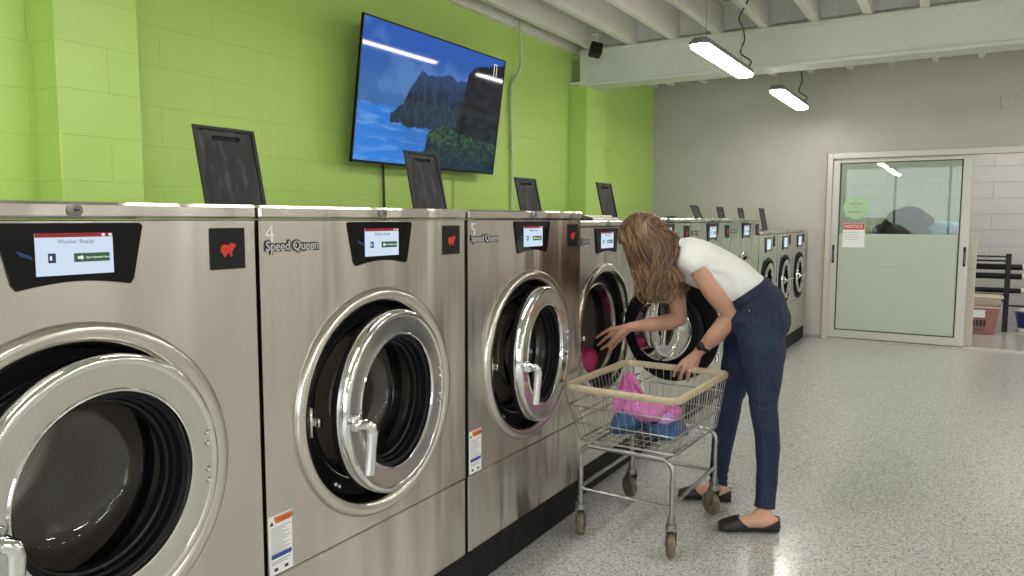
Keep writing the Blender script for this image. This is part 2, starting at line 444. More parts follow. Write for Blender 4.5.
# ------------------------------------------------------------------ washing machines
FX, FX2 = -1.4727, -1.53
def front_panel(mb, y0, y1, z0, z1, cy, cz, r, x=0., n=96, mi=0):
    ring, rect = [], []
    for i in range(n):
        a = 2*PI*i/n; dy, dz = math.cos(a), math.sin(a)
        ring.append((x, cy+r*dy, cz+r*dz))
        ty = ((y1-cy)/dy if dy > 1e-9 else (y0-cy)/dy if dy < -1e-9 else 1e9)
        tz = ((z1-cz)/dz if dz > 1e-9 else (z0-cz)/dz if dz < -1e-9 else 1e9)
        t = min(ty, tz); rect.append([x, cy+t*dy, cz+t*dz])
    for cyy, czz in ((y0, z0), (y0, z1), (y1, z0), (y1, z1)):       # snap nearest to the corners
        k = min(range(n), key=lambda q: (rect[q][1]-cyy)**2+(rect[q][2]-czz)**2); rect[k] = [x, cyy, czz]
    mb.add(ring + [tuple(q) for q in rect], [(i, n+i, n+(i+1) % n, (i+1) % n) for i in range(n)], mi)
def hippo_poly():
    # stylised hippo silhouette, unit box
    return [(.03,.45),(.06,.68),(.16,.80),(.35,.83),(.52,.78),(.62,.83),(.70,.95),(.76,.88),(.86,.92),(.99,.80),(.97,.68),(.88,.60),(.80,.46),(.74,.36),
            (.74,.05),(.62,.05),(.60,.26),(.40,.24),(.36,.05),(.22,.05),(.20,.26),(.10,.30)]
def add_lid(root, ly, lh, lid_x, H, bh=.006, wd=.22, bw=.24):
    b = MB(); b.box((lid_x-.30, ly-.02, H-.002), (lid_x+.005, ly+bw, H+bh), 0, .003); b.build('detergent_box', 'black', root)
    t_ = .009; lean = -.05
    b = MB(); n_ = 20
    def LP(y, s, d): # y across, s 0..1 up the lid, d thickness
        return (lid_x + lean*s - d, ly + y, H+.004 + lh*s)
    sl0, sl1, sa, sb_ = wd*.28, wd*.72, .845, .885
    ys = [0, .012, sl0, sl1, wd-.012, wd]; ss = [0, .03, sa, sb_, .965, 1]
    for side in (0, 1):
        dd = t_*side
        for iy in range(5):
            for is_ in range(5):
                if iy == 2 and is_ == 2 and side == 0: continue
                edge = iy in (0, 4) or is_ in (0, 4)
                d_ = dd + (0.004 if (not edge and side == 0) else 0)
                b.add([LP(ys[iy], ss[is_], d_), LP(ys[iy+1], ss[is_], d_), LP(ys[iy+1], ss[is_+1], d_), LP(ys[iy], ss[is_+1], d_)], [(0,1,2,3)], 1 if edge else 0)
    for (ya, sa0, yb, sb0) in ((0,0,0,1),(0,1,wd,1),(wd,1,wd,0),(wd,0,0,0),(sl0,sa,sl1,sa),(sl1,sa,sl1,sb_),(sl1,sb_,sl0,sb_),(sl0,sb_,sl0,sa),
                                (.012,.03,.012,.965),(.012,.965,wd-.012,.965),(wd-.012,.965,wd-.012,.03),(wd-.012,.03,.012,.03)):
        b.add([LP(ya, sa0, 0), LP(yb, sb0, 0), LP(yb, sb0, t_), LP(ya, sa0, t_)], [(0,1,2,3)], 1)
    b.build('detergent_lid', ['lid', 'lidedge'], root)
def make_washer(W, H, seam, lz, fx, big=True, dc=.79, ro=.335, lid=(.18, .24), lid_x=-.43, steel_m='steel', door_deg=5., number=None, detail=True, small=False):
    """front face at local x=0, row direction +y, base z=0"""
    root = empty('washing_machine', (fx, 0, 0))
    cy = W*.499; k = ro/.335; z0 = .137
    dep = 1.08
    # cabinet
    b = MB(); g = .004
    front_panel(b, g, W-g, lz+.002, seam, cy, dc, ro-.02)
    b.add([(0,g,lz),(0,g,seam),(-dep,g,seam),(-dep,g,lz)], [(0,1,2,3)]); b.add([(0,W-g,lz),(0,W-g,seam),(-dep,W-g,seam),(-dep,W-g,lz)], [(3,2,1,0)])
    b.add([(-dep,g,z0),(-dep,W-g,z0),(-dep,W-g,seam),(-dep,g,seam)], [(0,1,2,3)])
    b.add([(0,g,seam),(0,W-g,seam),(-dep,W-g,seam),(-dep,g,seam)], [(0,1,2,3)])
    b.build('cabinet', steel_m, root)
    b = MB(); b.box((-dep, g, z0), (0, W-g, lz-.002), 0, .003); b.build('lower_panel', steel_m, root)
    # top cap
    b = MB(); b.box((-dep, .002, seam+.004), (.008, W-.002, H), 0, .006); b.build('top_cap', steel_m, root)
    lcy = W*.508
    b = MB(); b.lathe([(0, .010), (.006, .010), (.008, .012), (.0125, .010), (.0125, .0)], (.006, lcy, (seam+H)/2+.002), 'x', 20)
    b.box((.015, lcy-.005, (seam+H)/2), (.0170, lcy+.005, (seam+H)/2+.004), 1)
    b.build('lock', ['lampbody', 'darkprint'], root, 40)
    # raised trim ring
    b = MB()
    prof = [(.340,-.004),(.340,.004),(.336,.011),(.329,.016),(.318,.017),(.306,.014),(.297,.006),(.291,-.002),(.290,-.03)]
    b.lathe([(r*k, t) for r, t in prof], (0, cy, dc), 'x', 96); b.build('trim_ring', 'ring' if not small else 'rubber', root, 50)
    # gasket well
    b = MB()
    prof = [(.291,-.012),(.289,-.03),(.283,-.042),(.242,-.046),(.240,-.10),(.232,-.13),(.225,-.15)]
    b.lathe([(r*k, t) for r, t in prof], (0, cy, dc), 'x', 96)
    gk = b.build('gasket', 'rubber', root, 50)
    if detail:
        b = MB()
        b.lathe([(.242*k,-.048),(.239*k,-.040),(.232*k,-.038),(.226*k,-.042),(.223*k,-.06),(.221*k,-.10)], (0, cy, dc), 'x', 96)
        b.build('tub_rim', 'tub', root, 50)
        b = MB()
        for a in (R(172), R(186), R(232), R(236)):
            b = MB(); b.lathe([(0, .004), (.005, .004), (.007, .001), (.007, -.004)], (-.032, cy+.270*k*math.cos(a), dc+.270*k*math.sin(a)), 'x', 12)
            b.build('screw', 'chrome', gk, 40)
        b = MB(); b.box((-.05, cy-.277*k, dc-.05), (-.005, cy-.262*k, dc+.035), 0, .005); b.box((-.03, cy-.265*k, dc-.02), (.012, cy-.25*k, dc+.005), 0, .003)
        b.build('door_latch', 'tub', root, 40)
    # drum
    b = MB(); R_ = .30*k; xb = -.66; n = 72
    b.lathe([(.226*k,-.14),(.235*k,-.15),(R_-.01,-.17),(R_,-.19),(R_, xb+.03),(R_-.03, xb),(0.001, xb)], (0, cy, dc), 'x', n)
    d = b.build('drum', 'drum', root, 50)
    uvl = d.data.uv_layers.new(name='UVMap')
    for p in d.data.polygons:
        aa = [math.atan2(d.data.vertices[d.data.loops[li].vertex_index].co.z-dc, d.data.vertices[d.data.loops[li].vertex_index].co.y-cy) for li in p.loop_indices]
        if max(aa)-min(aa) > PI: aa = [a+2*PI if a < 0 else a for a in aa]
        for a, li in zip(aa, p.loop_indices):
            v = d.data.vertices[d.data.loops[li].vertex_index].co
            rr = math.hypot(v.y-cy, v.z-dc)
            uvl.data[li].uv = (a/(2*PI), (v.x + (R_-rr))*1.)
    if detail:
        for q in range(3):
            a = R(35+120*q); b = MB()
            u = Vector((0, math.cos(a), math.sin(a))); w = Vector((0, -math.sin(a), math.cos(a))); c0 = Vector((0, cy, dc))
            vs = []
            for x in (-.20, -.60):
                for s_, rr in ((-.04, R_-.005), (-.012, R_-.07), (.012, R_-.07), (.04, R_-.005)): vs.append(c0 + u*rr + w*s_ + Vector((x, 0, 0)))
            b.add(vs, [(0,1,5,4),(1,2,6,5),(2,3,7,6),(0,1,2,3),(4,5,6,7)]); b.build('drum_lifter', 'tub', d)
    # control panel
    rcy = cy; cy = W*.508 if not small else cy-.01
    hw0, hw1 = (.140, .115) if not small else (.115, .10)
    zt, zb = (seam-.004, seam-.128) if not small else (seam-.022, seam-.158)
    if not big: hw0, hw1 = .137, .115
    poly = [(cy-hw0, zt-.006), (cy-hw0+.006, zt), (cy+hw0-.006, zt), (cy+hw0, zt-.006)]
    poly += [(cy+hw1+.002, zb+.010), (cy+hw1-.006, zb)]
    for q in range(1, 8): poly.append((cy+hw1-.006-(2*hw1-.012)*q/8, zb+.012*math.sin(PI*q/8)))
    poly += [(cy-hw1+.006, zb), (cy-hw1-.002, zb+.010)]
    b = MB(); b.prism(poly, 'x', -.001, .005); cp = b.build('control_panel', 'bezel', root)
    sw, s0, s1 = .074, zt-.019, zb+.025
    b = MB(); b.box((.004, cy-sw, s1), (.0062, cy+sw, s0)); scn = b.build('screen', 'scr_bg', cp)
    if detail or big:
        b = MB()
        b.box((.0060, cy-sw, s0-.008), (.0066, cy+sw, s0), 0)
        b.box((.0060, cy-.004, s1+.024), (.0066, cy+sw-.008, s1+.041), 1)
        b.box((.0060, cy-.052, s1+.024), (.0066, cy-.038, s1+.042), 2); b.box((.0064, cy-.049, s1+.029), (.0068, cy-.045, s1+.037), 3)
        for yy in (.052, .066): b.box((.0064, cy+yy, s0-.0065), (.0068, cy+yy+.006, s0-.0015), 3)
        b.prism([(cy+.003, s1+.030), (cy+.010, s1+.030), (cy+.010, s1+.027), (cy+.015, s1+.0325), (cy+.010, s1+.038), (cy+.010, s1+.035), (cy+.003, s1+.035)], 'x', .0064, .0069, 3)
        b.build('screen_graphics', ['scr_red', 'scr_green', 'scr_navy', 'scr_wht'], cp)
        text_mesh('screen_text', 'Washer Ready', .0115, 'scr_txt', cp, (.0064, cy-.033, s0-.020), (0, 1, 0), (0, 0, 1), .0003)
        text_mesh('button_text', 'Start Payment Here', .0058, 'scr_wht', cp, (.0068, cy+.019, s1+.0305), (0, 1, 0), (0, 0, 1), .0003)
        b = MB(); b.prism([(cy-.108, zt-.050), (cy-.082, zt-.060), (cy-.078, zt-.068), (cy-.100, zt-.060)], 'x', .0045, .0056); b.build('card_reader_icon', 'scr_navy', cp)
    cy = rcy
    # emblem plate
    ey = W-.034-.098 if not small else W-.17
    ew = .098 if not small else .06
    b = MB(); b.box((-.001, ey, seam-.113), (.003, ey+ew, seam-.017), 0, .002); ep = b.build('emblem_plate', 'emblem', root)
    if not small:
        b = MB(); b.prism([(ey+.026+.044*u, seam-.085+.036*v) for u, v in hippo_poly()], 'x', .002, .0045); b.build('hippo_emblem', 'hippo', ep)
    # number and brand badge
    if not small:
        tb = text_mesh('brand_badge', 'Speed Queen', .033, 'darkprint', root, (.0012, .022, seam-.074), (0, 1, 0), (0, 0, 1), .001, .0034, 1.0, .98)
        text_mesh('brand_lettering', 'Speed Queen', .033, 'lightprint', tb, (.0026, .022, seam-.074), (0, 1, 0), (0, 0, 1), .0006, .0002, 1.0, .98)
    if number: text_mesh('number_decal', number, .058, 'white', root, (.0012, .022, seam-.050), (0, 1, 0), (0, 0, 1), .0005)
    # warning label, lower left
    if detail and not small:
        y0_, y1_, zA, zB = .008, .084, lz+.005, lz+.160
        b = MB(); b.box((0, y0_, zA), (.0012, y1_, zB), 0)
        b.prism([(y0_+.022, zB-.022), (y1_-.002, zB-.022), (y1_-.002, zB-.004), (y0_+.016, zB-.004)], 'x', .001, .0018, 1)
        b.prism([(y0_+.003, zB-.024), (y0_+.015, zB-.024), (y0_+.009, zB-.012)], 'x', .001, .0018, 3)
        b.box((.001, y0_+.006, zA+.042), (.0018, y1_-.004, zA+.054), 2)
        for q in range(13):
            zz = zB-.034-q*.0058
            b.box((.001, y0_+.006, zz), (.0016, y1_-.006-(q*7 % 5)*.006, zz+.0018), 4)
        for q in range(2):
            b.box((.001, y0_+.006, zA+.033-q*.006), (.0016, y1_-.008-q*.01, zA+.035-q*.006), 4); b.box((.001, y0_+.014+q*.034, zA+.008), (.0016, y0_+.026+q*.034, zA+.016), 3)
        b.build('warning_label', ['white', 'orange', 'blue', 'darkprint', 'greyprint'], root)
        wl = b
        text_mesh('warning_text', 'WARNING', .011, 'darkprint', root, (.0018, y0_+.028, zB-.0175), (0, 1, 0), (0, 0, 1), .0002)
    # detergent box with raised lid
    if lid:
        ly, lh = lid
        add_lid(root, ly, lh, lid_x, H)
    # ---- door: origin on the hinge, disc centre at (0,-r,0)
    r = .270*k
    b = MB(); cc = (0, -r, 0)
    b.lathe([(.191*k,-.045),(.264*k,-.045),(.269*k,-.038),(.271*k,-.022)], cc, 'x', 96, 2)
    b.lathe([(.271*k,-.022),(.271*k,.002),(.266*k,.010),(.256*k,.012),(.250*k,.008)], cc, 'x', 96, 0)
    b.lathe([(.250*k,.008),(.215*k,.005),(.203*k,.005)], cc, 'x', 96, 1)
    b.lathe([(.203*k,.005),(.200*k,.008),(.196*k,.007),(.193*k,.0),(.192*k,-.045)], cc, 'x', 96, 0)
    door = b.build('door', ['chrome', 'doorface', 'rubber'], root, 50)
    door.location = (.010, cy+r+.022, dc+.002)
    door.rotation_euler = (0, 0, R(door_deg))
    b = MB(); b.lathe([(.192*k,-.006),(.184*k,-.010),(.183*k,-.028),(.177*k,-.030),(.175*k,-.045),(.169*k,-.048),(.167*k,-.062)], cc, 'x', 96)
    b.lathe([(.205*k,-.046),(.202*k,-.062),(.178*k,-.068),(.167*k,-.062)], cc, 'x', 96)
    b.build('door_seal', 'rubber', door, 40)
    b = MB()
    b.lathe([(.171*k,-.050),(.160*k,-.10),(.153*k,-.135),(.138*k,-.150),(.06*k,-.155),(.001,-.156)], cc, 'x', 72)
    b.build('door_bowl', 'bowl', door, 50)
    b = MB()
    b.lathe([(.1775*k,-.046),(.174*k,-.043),(.169*k,-.046),(.168*k,-.058)], cc, 'x', 96)
    b.build('inner_ring', 'black', door, 50)
    if not small:
        b = MB()
        b.lathe([(0,.050),(.012,.050),(.015,.046),(.015,.0)], (0, -2*r+.040, -.012), 'x', 20)
        b.tube([(.040, -2*r-.008, -.010), (.044, -2*r+.012, -.010), (.047, -2*r+.040, -.012)], [.010, .011, .012], 14)
        b.tube([(.047, -2*r+.034, -.012), (.053, -2*r+.048, -.018), (.055, -2*r+.052, -.035), (.052, -2*r+.050, -.085), (.047, -2*r+.046, -.150)], [.014, .016, .016, .014, .016], 14)
        b.box((.006, -2*r+.02, -.030), (.02, -2*r+.06, .010), 0, .004)
        b.build('door_handle', 'chrome', door, 50)
        b = MB()
        for zz in (.055, .030, -.030, -.055):
            b = MB(); b.lathe([(0,.006),(.005,.006),(.007,.003),(.007,0)], (.008, -.030, zz), 'x', 12)
            b.build('hinge_screw', 'chrome', door, 40)
        b = MB(); b.box((-.062, -.012, -.07), (-.012, .012, .07), 0, .004); b.tube([(-.02, .010, -.075), (-.02, .010, .075)], .010, 12)
        b.build('door_hinge', 'tub', door, 40)
    else:
        b = MB(); b.box((.02, -2*r+.01, -.012), (.045, -.04, .012), 0, .006); b.box((0, -2*r+.02, -.03), (.03, -2*r+.05, .03), 0, .004)
        b.build('door_handle', 'chrome', door, 40)
    return root

LZ = .417
proto = make_washer(.885, 1.362, 1.325, LZ, FX, lid=(.185, .24), door_deg=4.5)
def kids(o, nm): return [c for c in o.children if c.name.startswith(nm)]
big_group = 'steel washing machines of the near row'
m3 = proto; m3.location.y = .358
m4 = copy_tree(proto); m4.location.y = 1.248
m5 = copy_tree(proto); m5.location.y = 2.145; m5.scale = (1, 1.012, 1)
kids(m3, 'door')[0]
for m_, deg in ((m3, 5.5), (m4, 7.5), (m5, 8.)):
    for c in m_.children:
        if c.name.split('.')[0] == 'door': c.rotation_euler = (0, 0, R(deg))
for c in m5.children:
    if c.name.startswith('detergent_'): c.location = (0, .070, 0)
    if c.name.split('.')[0] == 'door': c.location.y += .010
for c in m3.children:
    if c.name.split('.')[0] == 'door': c.location.y += .012
text_mesh('number_decal', '4', .064, 'white', m4, (.0012, .020, 1.272), (0, 1, 0), (0, 0, 1), .0005)
text_mesh('number_decal', '5', .064, 'white', m5, (.0012, .020, 1.272), (0, 1, 0), (0, 0, 1), .0005)
tag(m3, 'nearest large steel washing machine at the left edge of the row, nearly shut door', 'washing machine', big_group)
tag(m4, 'large steel washing machine marked with a white number 4, door ajar', 'washing machine', big_group)
tag(m5, 'large steel washing machine marked 5, standing directly behind the cart corner, door ajar', 'washing machine', big_group)
m6 = make_washer(.785, 1.322, 1.290, LZ, FX2, big=False, ro=.332, dc=.775, lid=(.315, .22), door_deg=80)
m6.location.y = 3.052
tag(m6, 'steel washing machine with door swung wide open, the one being emptied', 'washing machine', big_group)
m7 = make_washer(.948, 1.336, 1.306, LZ, FX2, dc=.755, ro=.315, lid=None, steel_m='steel2', door_deg=0)
m7.location.y = 3.842
m8 = copy_tree(m7); m8.location.y = 4.792
m9 = copy_tree(m7); m9.location.y = 5.742
tag(m7, 'steel washing machine mostly hidden behind the woman\'s hair and shoulders', 'washing machine', big_group)
tag(m8, 'steel washing machine whose lit screen shows just above the woman\'s white shoulder', 'washing machine', big_group)
tag(m9, 'last of the tall steel washing machines, before the row steps down lower', 'washing machine', big_group)
s1 = make_washer(.741, 1.215, 1.190, .47, FX2, big=False, dc=.735, ro=.245, lid=None, small=True, steel_m='steel2', door_deg=0, detail=False)
s1.location.y = 6.692
s2 = copy_tree(s1); s2.location.y = 7.435
s3 = copy_tree(s1); s3.location.y = 8.178
tag(s1, 'low steel washing machine nearest of the far three, beside the tall ones', 'washing machine', 'low washing machines at the far end')
tag(s2, 'low steel washing machine, middle of the far three', 'washing machine', 'low washing machines at the far end')
tag(s3, 'low steel washing machine last in the row, against the grey back wall', 'washing machine', 'low washing machines at the far end')
# raised lids on the far machines
def far_lid(parent, y, z0, x, wd, h):
    b = MB(); b.prism([(x, z0), (x+.008, z0), (x-.045+.008, z0+h), (x-.045, z0+h)], 'y', y, y+wd, 0)
    b.prism([(x+.0065, z0+.02), (x+.0095, z0+.02), (x-.033, z0+h-.03), (x-.036, z0+h-.03)], 'y', y+.02, y+wd-.02, 1)
    b.build('detergent_lid', ['lidedge', 'lid'], parent)
add_lid(m7, .40, .215, -.37, 1.336)
b = MB(); b.prism([(-.30, 1.321), (-.06, 1.321), (-.055, 1.335), (-.12, 1.352), (-.30, 1.356)], 'y', .10, .36); b.build('hose_cover', 'black', m6)
far_lid(m8, .66, 1.334, -.37, .15, .02)
add_lid(m9, .34, .105, -.37, 1.336, wd=.19)
add_lid(s1, .16, .225, -.37, 1.215, wd=.20)
add_lid(s2, .145, .225, -.37, 1.215, wd=.20)
add_lid(s3, .30, .235, -.37, 1.215, wd=.22)
# plinth
b = MB(); b.box((-2.5, .30, 0), (FX+.004, 3.046, .1365), 0, .003); b.box((-2.55, 3.046, 0), (FX2+.004, 8.925, .1365), 0, .004)
tag(b.build('plinth', 'plinth'), 'long black plinth under the row of washing machines', 'plinth')
# paper folded on top of machine
b = MB(); b.box((-1.70, 3.47, 1.3225), (-1.56, 3.68, 1.338), 0, .006); b.box((-1.68, 3.49, 1.337), (-1.59, 3.66, 1.350), 0, .005)
tag(b.build('folded_towel', 'towel'), 'small folded white cloth lying on the steel washer top beside raised lid', 'cloth')

# ------------------------------------------------------------------ television
def tv():
    root = empty('television', (XW+.004, 4.285, 2.115), 0, 'large wall-mounted flat television showing sea cliffs, tilted down on green wall', 'television')
    Wt, Ht = 1.615, .88
    # local frame: screen normal n, up u
    tilt = math.atan2(.12, .86)
    n = Vector((math.cos(tilt), 0, -math.sin(tilt))); u = Vector((math.sin(tilt), 0, math.cos(tilt))); yv = Vector((0, 1, 0))
    c = Vector((-3.19-XW, 0.0, .0))
    def P(y, z, d): return c + yv*y + u*z + n*d
    def pbox(mb, y0, y1, z0, z1, d0, d1, mi=0):
        mb.add([P(y0,z0,d0),P(y1,z0,d0),P(y1,z1,d0),P(y0,z1,d0),P(y0,z0,d1),P(y1,z0,d1),P(y1,z1,d1),P(y0,z1,d1)], [(0,3,2,1),(4,5,6,7),(0,1,5,4),(1,2,6,5),(2,3,7,6),(3,0,4,7)], mi)
    b = MB(); pbox(b, -Wt/2, Wt/2, -Ht/2, Ht/2, -.014, -.002); pbox(b, -Wt*.36, Wt*.36, -Ht*.42, Ht*.2, -.045, -.013)
    e = .010
    pbox(b, -Wt/2, Wt/2, Ht/2-e, Ht/2, -.01, .003); pbox(b, -Wt/2, Wt/2, -Ht/2, -Ht/2+e*1.6, -.01, .003)
    pbox(b, -Wt/2, -Wt/2+e, -Ht/2, Ht/2, -.01, .003); pbox(b, Wt/2-e, Wt/2, -Ht/2, Ht/2, -.01, .003)
    b.build('casing', 'black', root)
    nx, nz_ = 200, 112; vs, fs = [], []
    for j in range(nz_+1):
        for i in range(nx+1):
            vs.append(P((i/nx-.5)*(Wt-2*e), (j/nz_-.5)*(Ht-2*e), .0))
    for j in range(nz_):
        for i in range(nx): a = j*(nx+1)+i; fs.append((a, a+1, a+nx+2, a+nx+1))
    b = MB(); b.add(vs, fs)
    m = bpy.data.materials.new('television_picture'); m.use_nodes = True; t = m.node_tree; pb = t.nodes['Principled BSDF']
    at = t.nodes.new('ShaderNodeAttribute'); at.attribute_name = 'picture'
    pb.inputs['Base Color'].default_value = (.01, .01, .012, 1); pb.inputs['Roughness'].default_value = .05; pb.inputs['Specular IOR Level'].default_value = .32
    t.links.new(at.outputs['Color'], pb.inputs['Emission Color']); pb.inputs['Emission Strength'].default_value = 1.
    o = b.build('screen', m, root)
    ca = o.data.color_attributes.new('picture', 'FLOAT_COLOR', 'POINT')
    def fb(x, y, s, o_=0, oc=4):
        return noise.fractal(Vector((x*s, y*s, o_)), 1., 2., oc)
    def sm(a, b_, x): t_ = max(0, min(1, (x-a)/(b_-a))); return t_*t_*(3-2*t_)
    def lp(a, b_, t_): return tuple(p+(q-p)*t_ for p, q in zip(a, b_))
    def col(x, y):   # x,y in 0..1, y up
        n1 = fb(x, y*.6, 4, 1); n2 = fb(x, y, 14, 5); n3 = fb(x, y, 40, 9)
        c_ = lp((.04, .14, .36), (.018, .09, .42), sm(.4, 1., y)); c_ = lp(c_, (.12, .26, .55), sm(.0, .5, n1)*.5)
        # sea
        sea = .42+.01*n2
        if y < sea:
            c_ = lp((.03, .15, .50), (.03, .22, .72), sm(.1, .9, 1-x*2)*.6+.4*sm(.3, .0, y)); c_ = lp(c_, (.20, .42, .8), max(0, fb(x*1.2, y*4, 6, 3))*.7)
        # far headland
        def ridge(pts, xx):
            for (xa, ya), (xb, yb) in zip(pts, pts[1:]):
                if xa <= xx <= xb: return ya+(yb-ya)*(xx-xa)/(xb-xa)
            return -1
        r1 = ridge([(.20,.38),(.27,.46),(.30,.56),(.34,.66),(.37,.73),(.43,.71),(.50,.73),(.58,.75),(.64,.72),(.75,.76),(1,.8)], x)+.02*n2
        if y < r1 and y > .30+.03*n2:
            c_ = lp((.005, .010, .028), (.014, .032, .080), sm(-.3, .5, fb(x*2.2, y*.6, 12, 2))); c_ = lp(c_, (.03, .09, .22), sm(.5, .75, y)*.5)
            if y < .50: c_ = lp(c_, (.012, .040, .045), .6)
            c_ = lp(c_, (.05, .10, .20), max(0, fb(x*3, y*.8, 24, 7))*.5)
        # mid foliage
        r2 = ridge([(.40,.0),(.44,.14),(.40+.05,.27),(.52,.34),(.60,.36),(.70,.36),(1,.44)], x)+.025*n2
        if x > .40 and y < r2:
            c_ = lp((.006, .024, .030), (.03, .085, .045), sm(-.3, .5, n2*.6+.9*n3)); c_ = lp(c_, (.008, .02, .045), sm(.3, .0, y)*.7)
            if .20 < y < .36 and x < .8: c_ = lp(c_, (.05, .14, .03), max(0, n3+.1)*.8)
        # near dark cliff
        r3 = ridge([(.64,.30),(.67,.45),(.69,.62),(.71,.80),(.76,.88),(.88,.92),(1,.97)], x)+.012*n3
        if x > .64 and y < r3 and y > .30-.15*(x-.7):
            c_ = lp((.004, .005, .010), (.012, .015, .026), sm(-.3, .5, n2))
        return c_
    for j in range(nz_+1):
        for i in range(nx+1):
            ca.data[j*(nx+1)+i].color = (*col(i/nx, j/nz_), 1)
    b = MB()   # on-screen menu mark
    for (y0, y1, z0, z1) in ((.655,.661,.30,.39),(.69,.696,.30,.39),(.655,.696,.384,.39),(.62,.74,.272,.278)): pbox(b, y0, y1, z0, z1, .0, .0012)
    b.build('screen_mark', 'scr_wht', root)
    b = MB(); b.box((0, -.3, -.15), (.02, .3, .2), 0, .003); b.box((.02, -.22, -.08), (.16, -.16, .10)); b.box((.02, .16, -.08), (.16, .22, .10))
    b.build('wall_bracket', 'black', root)
tv()
b = MB(); b.tube(smooth_path([(-3.34, 3.895, 1.80), (-3.355, 3.895, 1.68), (-3.35, 3.90, 1.5), (-3.34, 3.91, 0)]), .009, 8)
tag(b.build('power_cable', 'cord', None, 60), 'black cable hanging below the television', 'cable')
b = MB(); b.tube([(XW+.012, 4.72, 1.75), (XW+.012, 4.72, 0)], .005, 8)
tag(b.build('cable_conduit', 'conduit', None, 60), 'thin pale green conduit on the wall below the television', 'conduit')
b = MB()
pts = smooth_path([(-3.29, 5.60, 3.05), (-3.29, 5.60, 2.93), (-3.29, 5.605, 2.62), (-3.34, 5.54, 2.45), (-3.345, 5.54, 2.2), (-3.345, 5.555, 1.8), (-3.345, 5.56, 0)], 6)
b.tube(pts, .014, 12); o = b.build('wall_conduit', 'conduit', None, 60); tag(o, 'thick painted conduit running down the green wall right of the television', 'conduit')
b = MB(); b.box((XW, 5.52, 1.93), (XW+.03, 5.60, 1.95), 0, .003); b.build('clamp', 'conduit', o)
# small black speaker under the ceiling
root = empty('loudspeaker', (-3.00, 6.47, 2.885), 0, 'small black cube loudspeaker under the ceiling joists near the pilaster', 'loudspeaker')
b = MB(); b.box((-.055, -.05, -.065), (.055, .05, .055), 0, .010); o = b.build('speaker_box', 'black', root); o.rotation_euler = (R(-12), R(12), R(35))
b = MB(); b.tube([(0, .03, .0), (-.01, .05, .10), (-.02, .05, .14)], .012, 8); b.box((-.05, .02, .135), (.02, .08, .15)); b.build('speaker_bracket', 'joist', root)
b = MB(); b.tube(smooth_path([(-3.07, 6.47, 2.88), (-3.15, 6.48, 2.89), (-3.22, 6.5, 2.83), (-3.30, 6.62, 2.87), (-3.34, 6.665, 2.86), (-3.352, 6.672, 2.78), (-3.352, 6.672, 2.2), (-3.352, 6.672, 0)]), .004, 6)
tag(b.build('speaker_cable', 'conduit', None, 60), 'thin pale cable running from the small loudspeaker down beside the pilaster', 'cable')

# ------------------------------------------------------------------ hanging lamps
def make_lamp(first, L=1.28, W=.135):
    root = empty('hanging_lamp', first)
    def oct_(w, l, c_): return [(-w+c_, -l), (w-c_, -l), (w, -l+c_), (w, l-c_), (w-c_, l), (-w+c_, l), (-w, l-c_), (-w, -l+c_)]
    b = MB(); w, l = W/2, L/2
    lo, up = oct_(w, l, .03), oct_(w*.72, l*.965, .022)
    vs = [(x, y, .006) for x, y in lo] + [(x, y, .020) for x, y in lo] + [(x, y, .052) for x, y in up]
    fs = [(i, (i+1) % 8, 8+(i+1) % 8, 8+i) for i in range(8)] + [(8+i, 8+(i+1) % 8, 16+(i+1) % 8, 16+i) for i in range(8)] + [tuple(range(16, 24)), tuple(reversed(range(8)))]
    b.add(vs, fs); b.build('housing', 'lampbody', root)
    di = oct_(w*.93, l*.985, .028); d2 = oct_(w*.8, l*.965, .02)
    b = MB(); vs = [(x, y, .006) for x, y in di] + [(x, y, -.018) for x, y in d2]
    b.add(vs, [(8+i, 8+(i+1) % 8, (i+1) % 8, i) for i in range(8)] + [tuple(reversed(range(8, 16)))]); b.build('diffuser', 'lamp', root)
    for s_ in (-1, 1):
        b = MB(); b.tube([(0, s_*l*.72, .05), (0, s_*l*.72, .47)], .0025, 6); b.build('suspension_wire', 'wire', root)
    b = MB()
    b.tube(smooth_path([(.0, l*.80, .05), (.03, l*.92, .07), (.05, l*.86, .10), (-.02, l*.80, .16), (.01, l*.78, .25), (.0, l*.76, .34), (-.03, l*.75, .42), (.05, l*.60, .50), (.09, l*.55, .58), (.03, l*.50, .66)]), .006, 8)
    b.build('power_cord', 'cord', root, 60)
    b = MB(); b.box((-.10, l*.35, .52), (.02, l*.55, .62), 0, .006); b.box((-.09, l*.37, .50), (-.06, l*.40, .52)); b.box((-.02, l*.40, .50), (.0, l*.43, .52)); b.build('junction_box', 'hub', root)
    return root
lx, lz_ = -1.56, 2.468
la = make_lamp((lx, 5.575, lz_))
lb = copy_tree(la); lb.location = (lx+.045, 7.72, lz_+.01)
tag(la, 'long lit hanging lamp in front of the white beam', 'ceiling lamp', 'hanging linear lamps')
tag(lb, 'lit hanging lamp beyond the white beam, near the grey wall', 'ceiling lamp', 'hanging linear lamps')
for (x, y) in ((lx, 2.35), (lx, .3), (lx, -1.6), (lx, -3.2), (1.6, 7.7), (1.6, 5.4), (1.6, 3.1), (1.6, .8), (1.6, -1.5), (4.0, 6.6), (4.0, 3.6), (4.0, .6)):  # far-right row is unseen, added for more light on the ceiling
    c_ = copy_tree(la); c_.location = (x, y, lz_); tag(c_, 'lit hanging lamp of the rows outside the picture, far-right row added for light', 'ceiling lamp', 'lamps outside the frame')

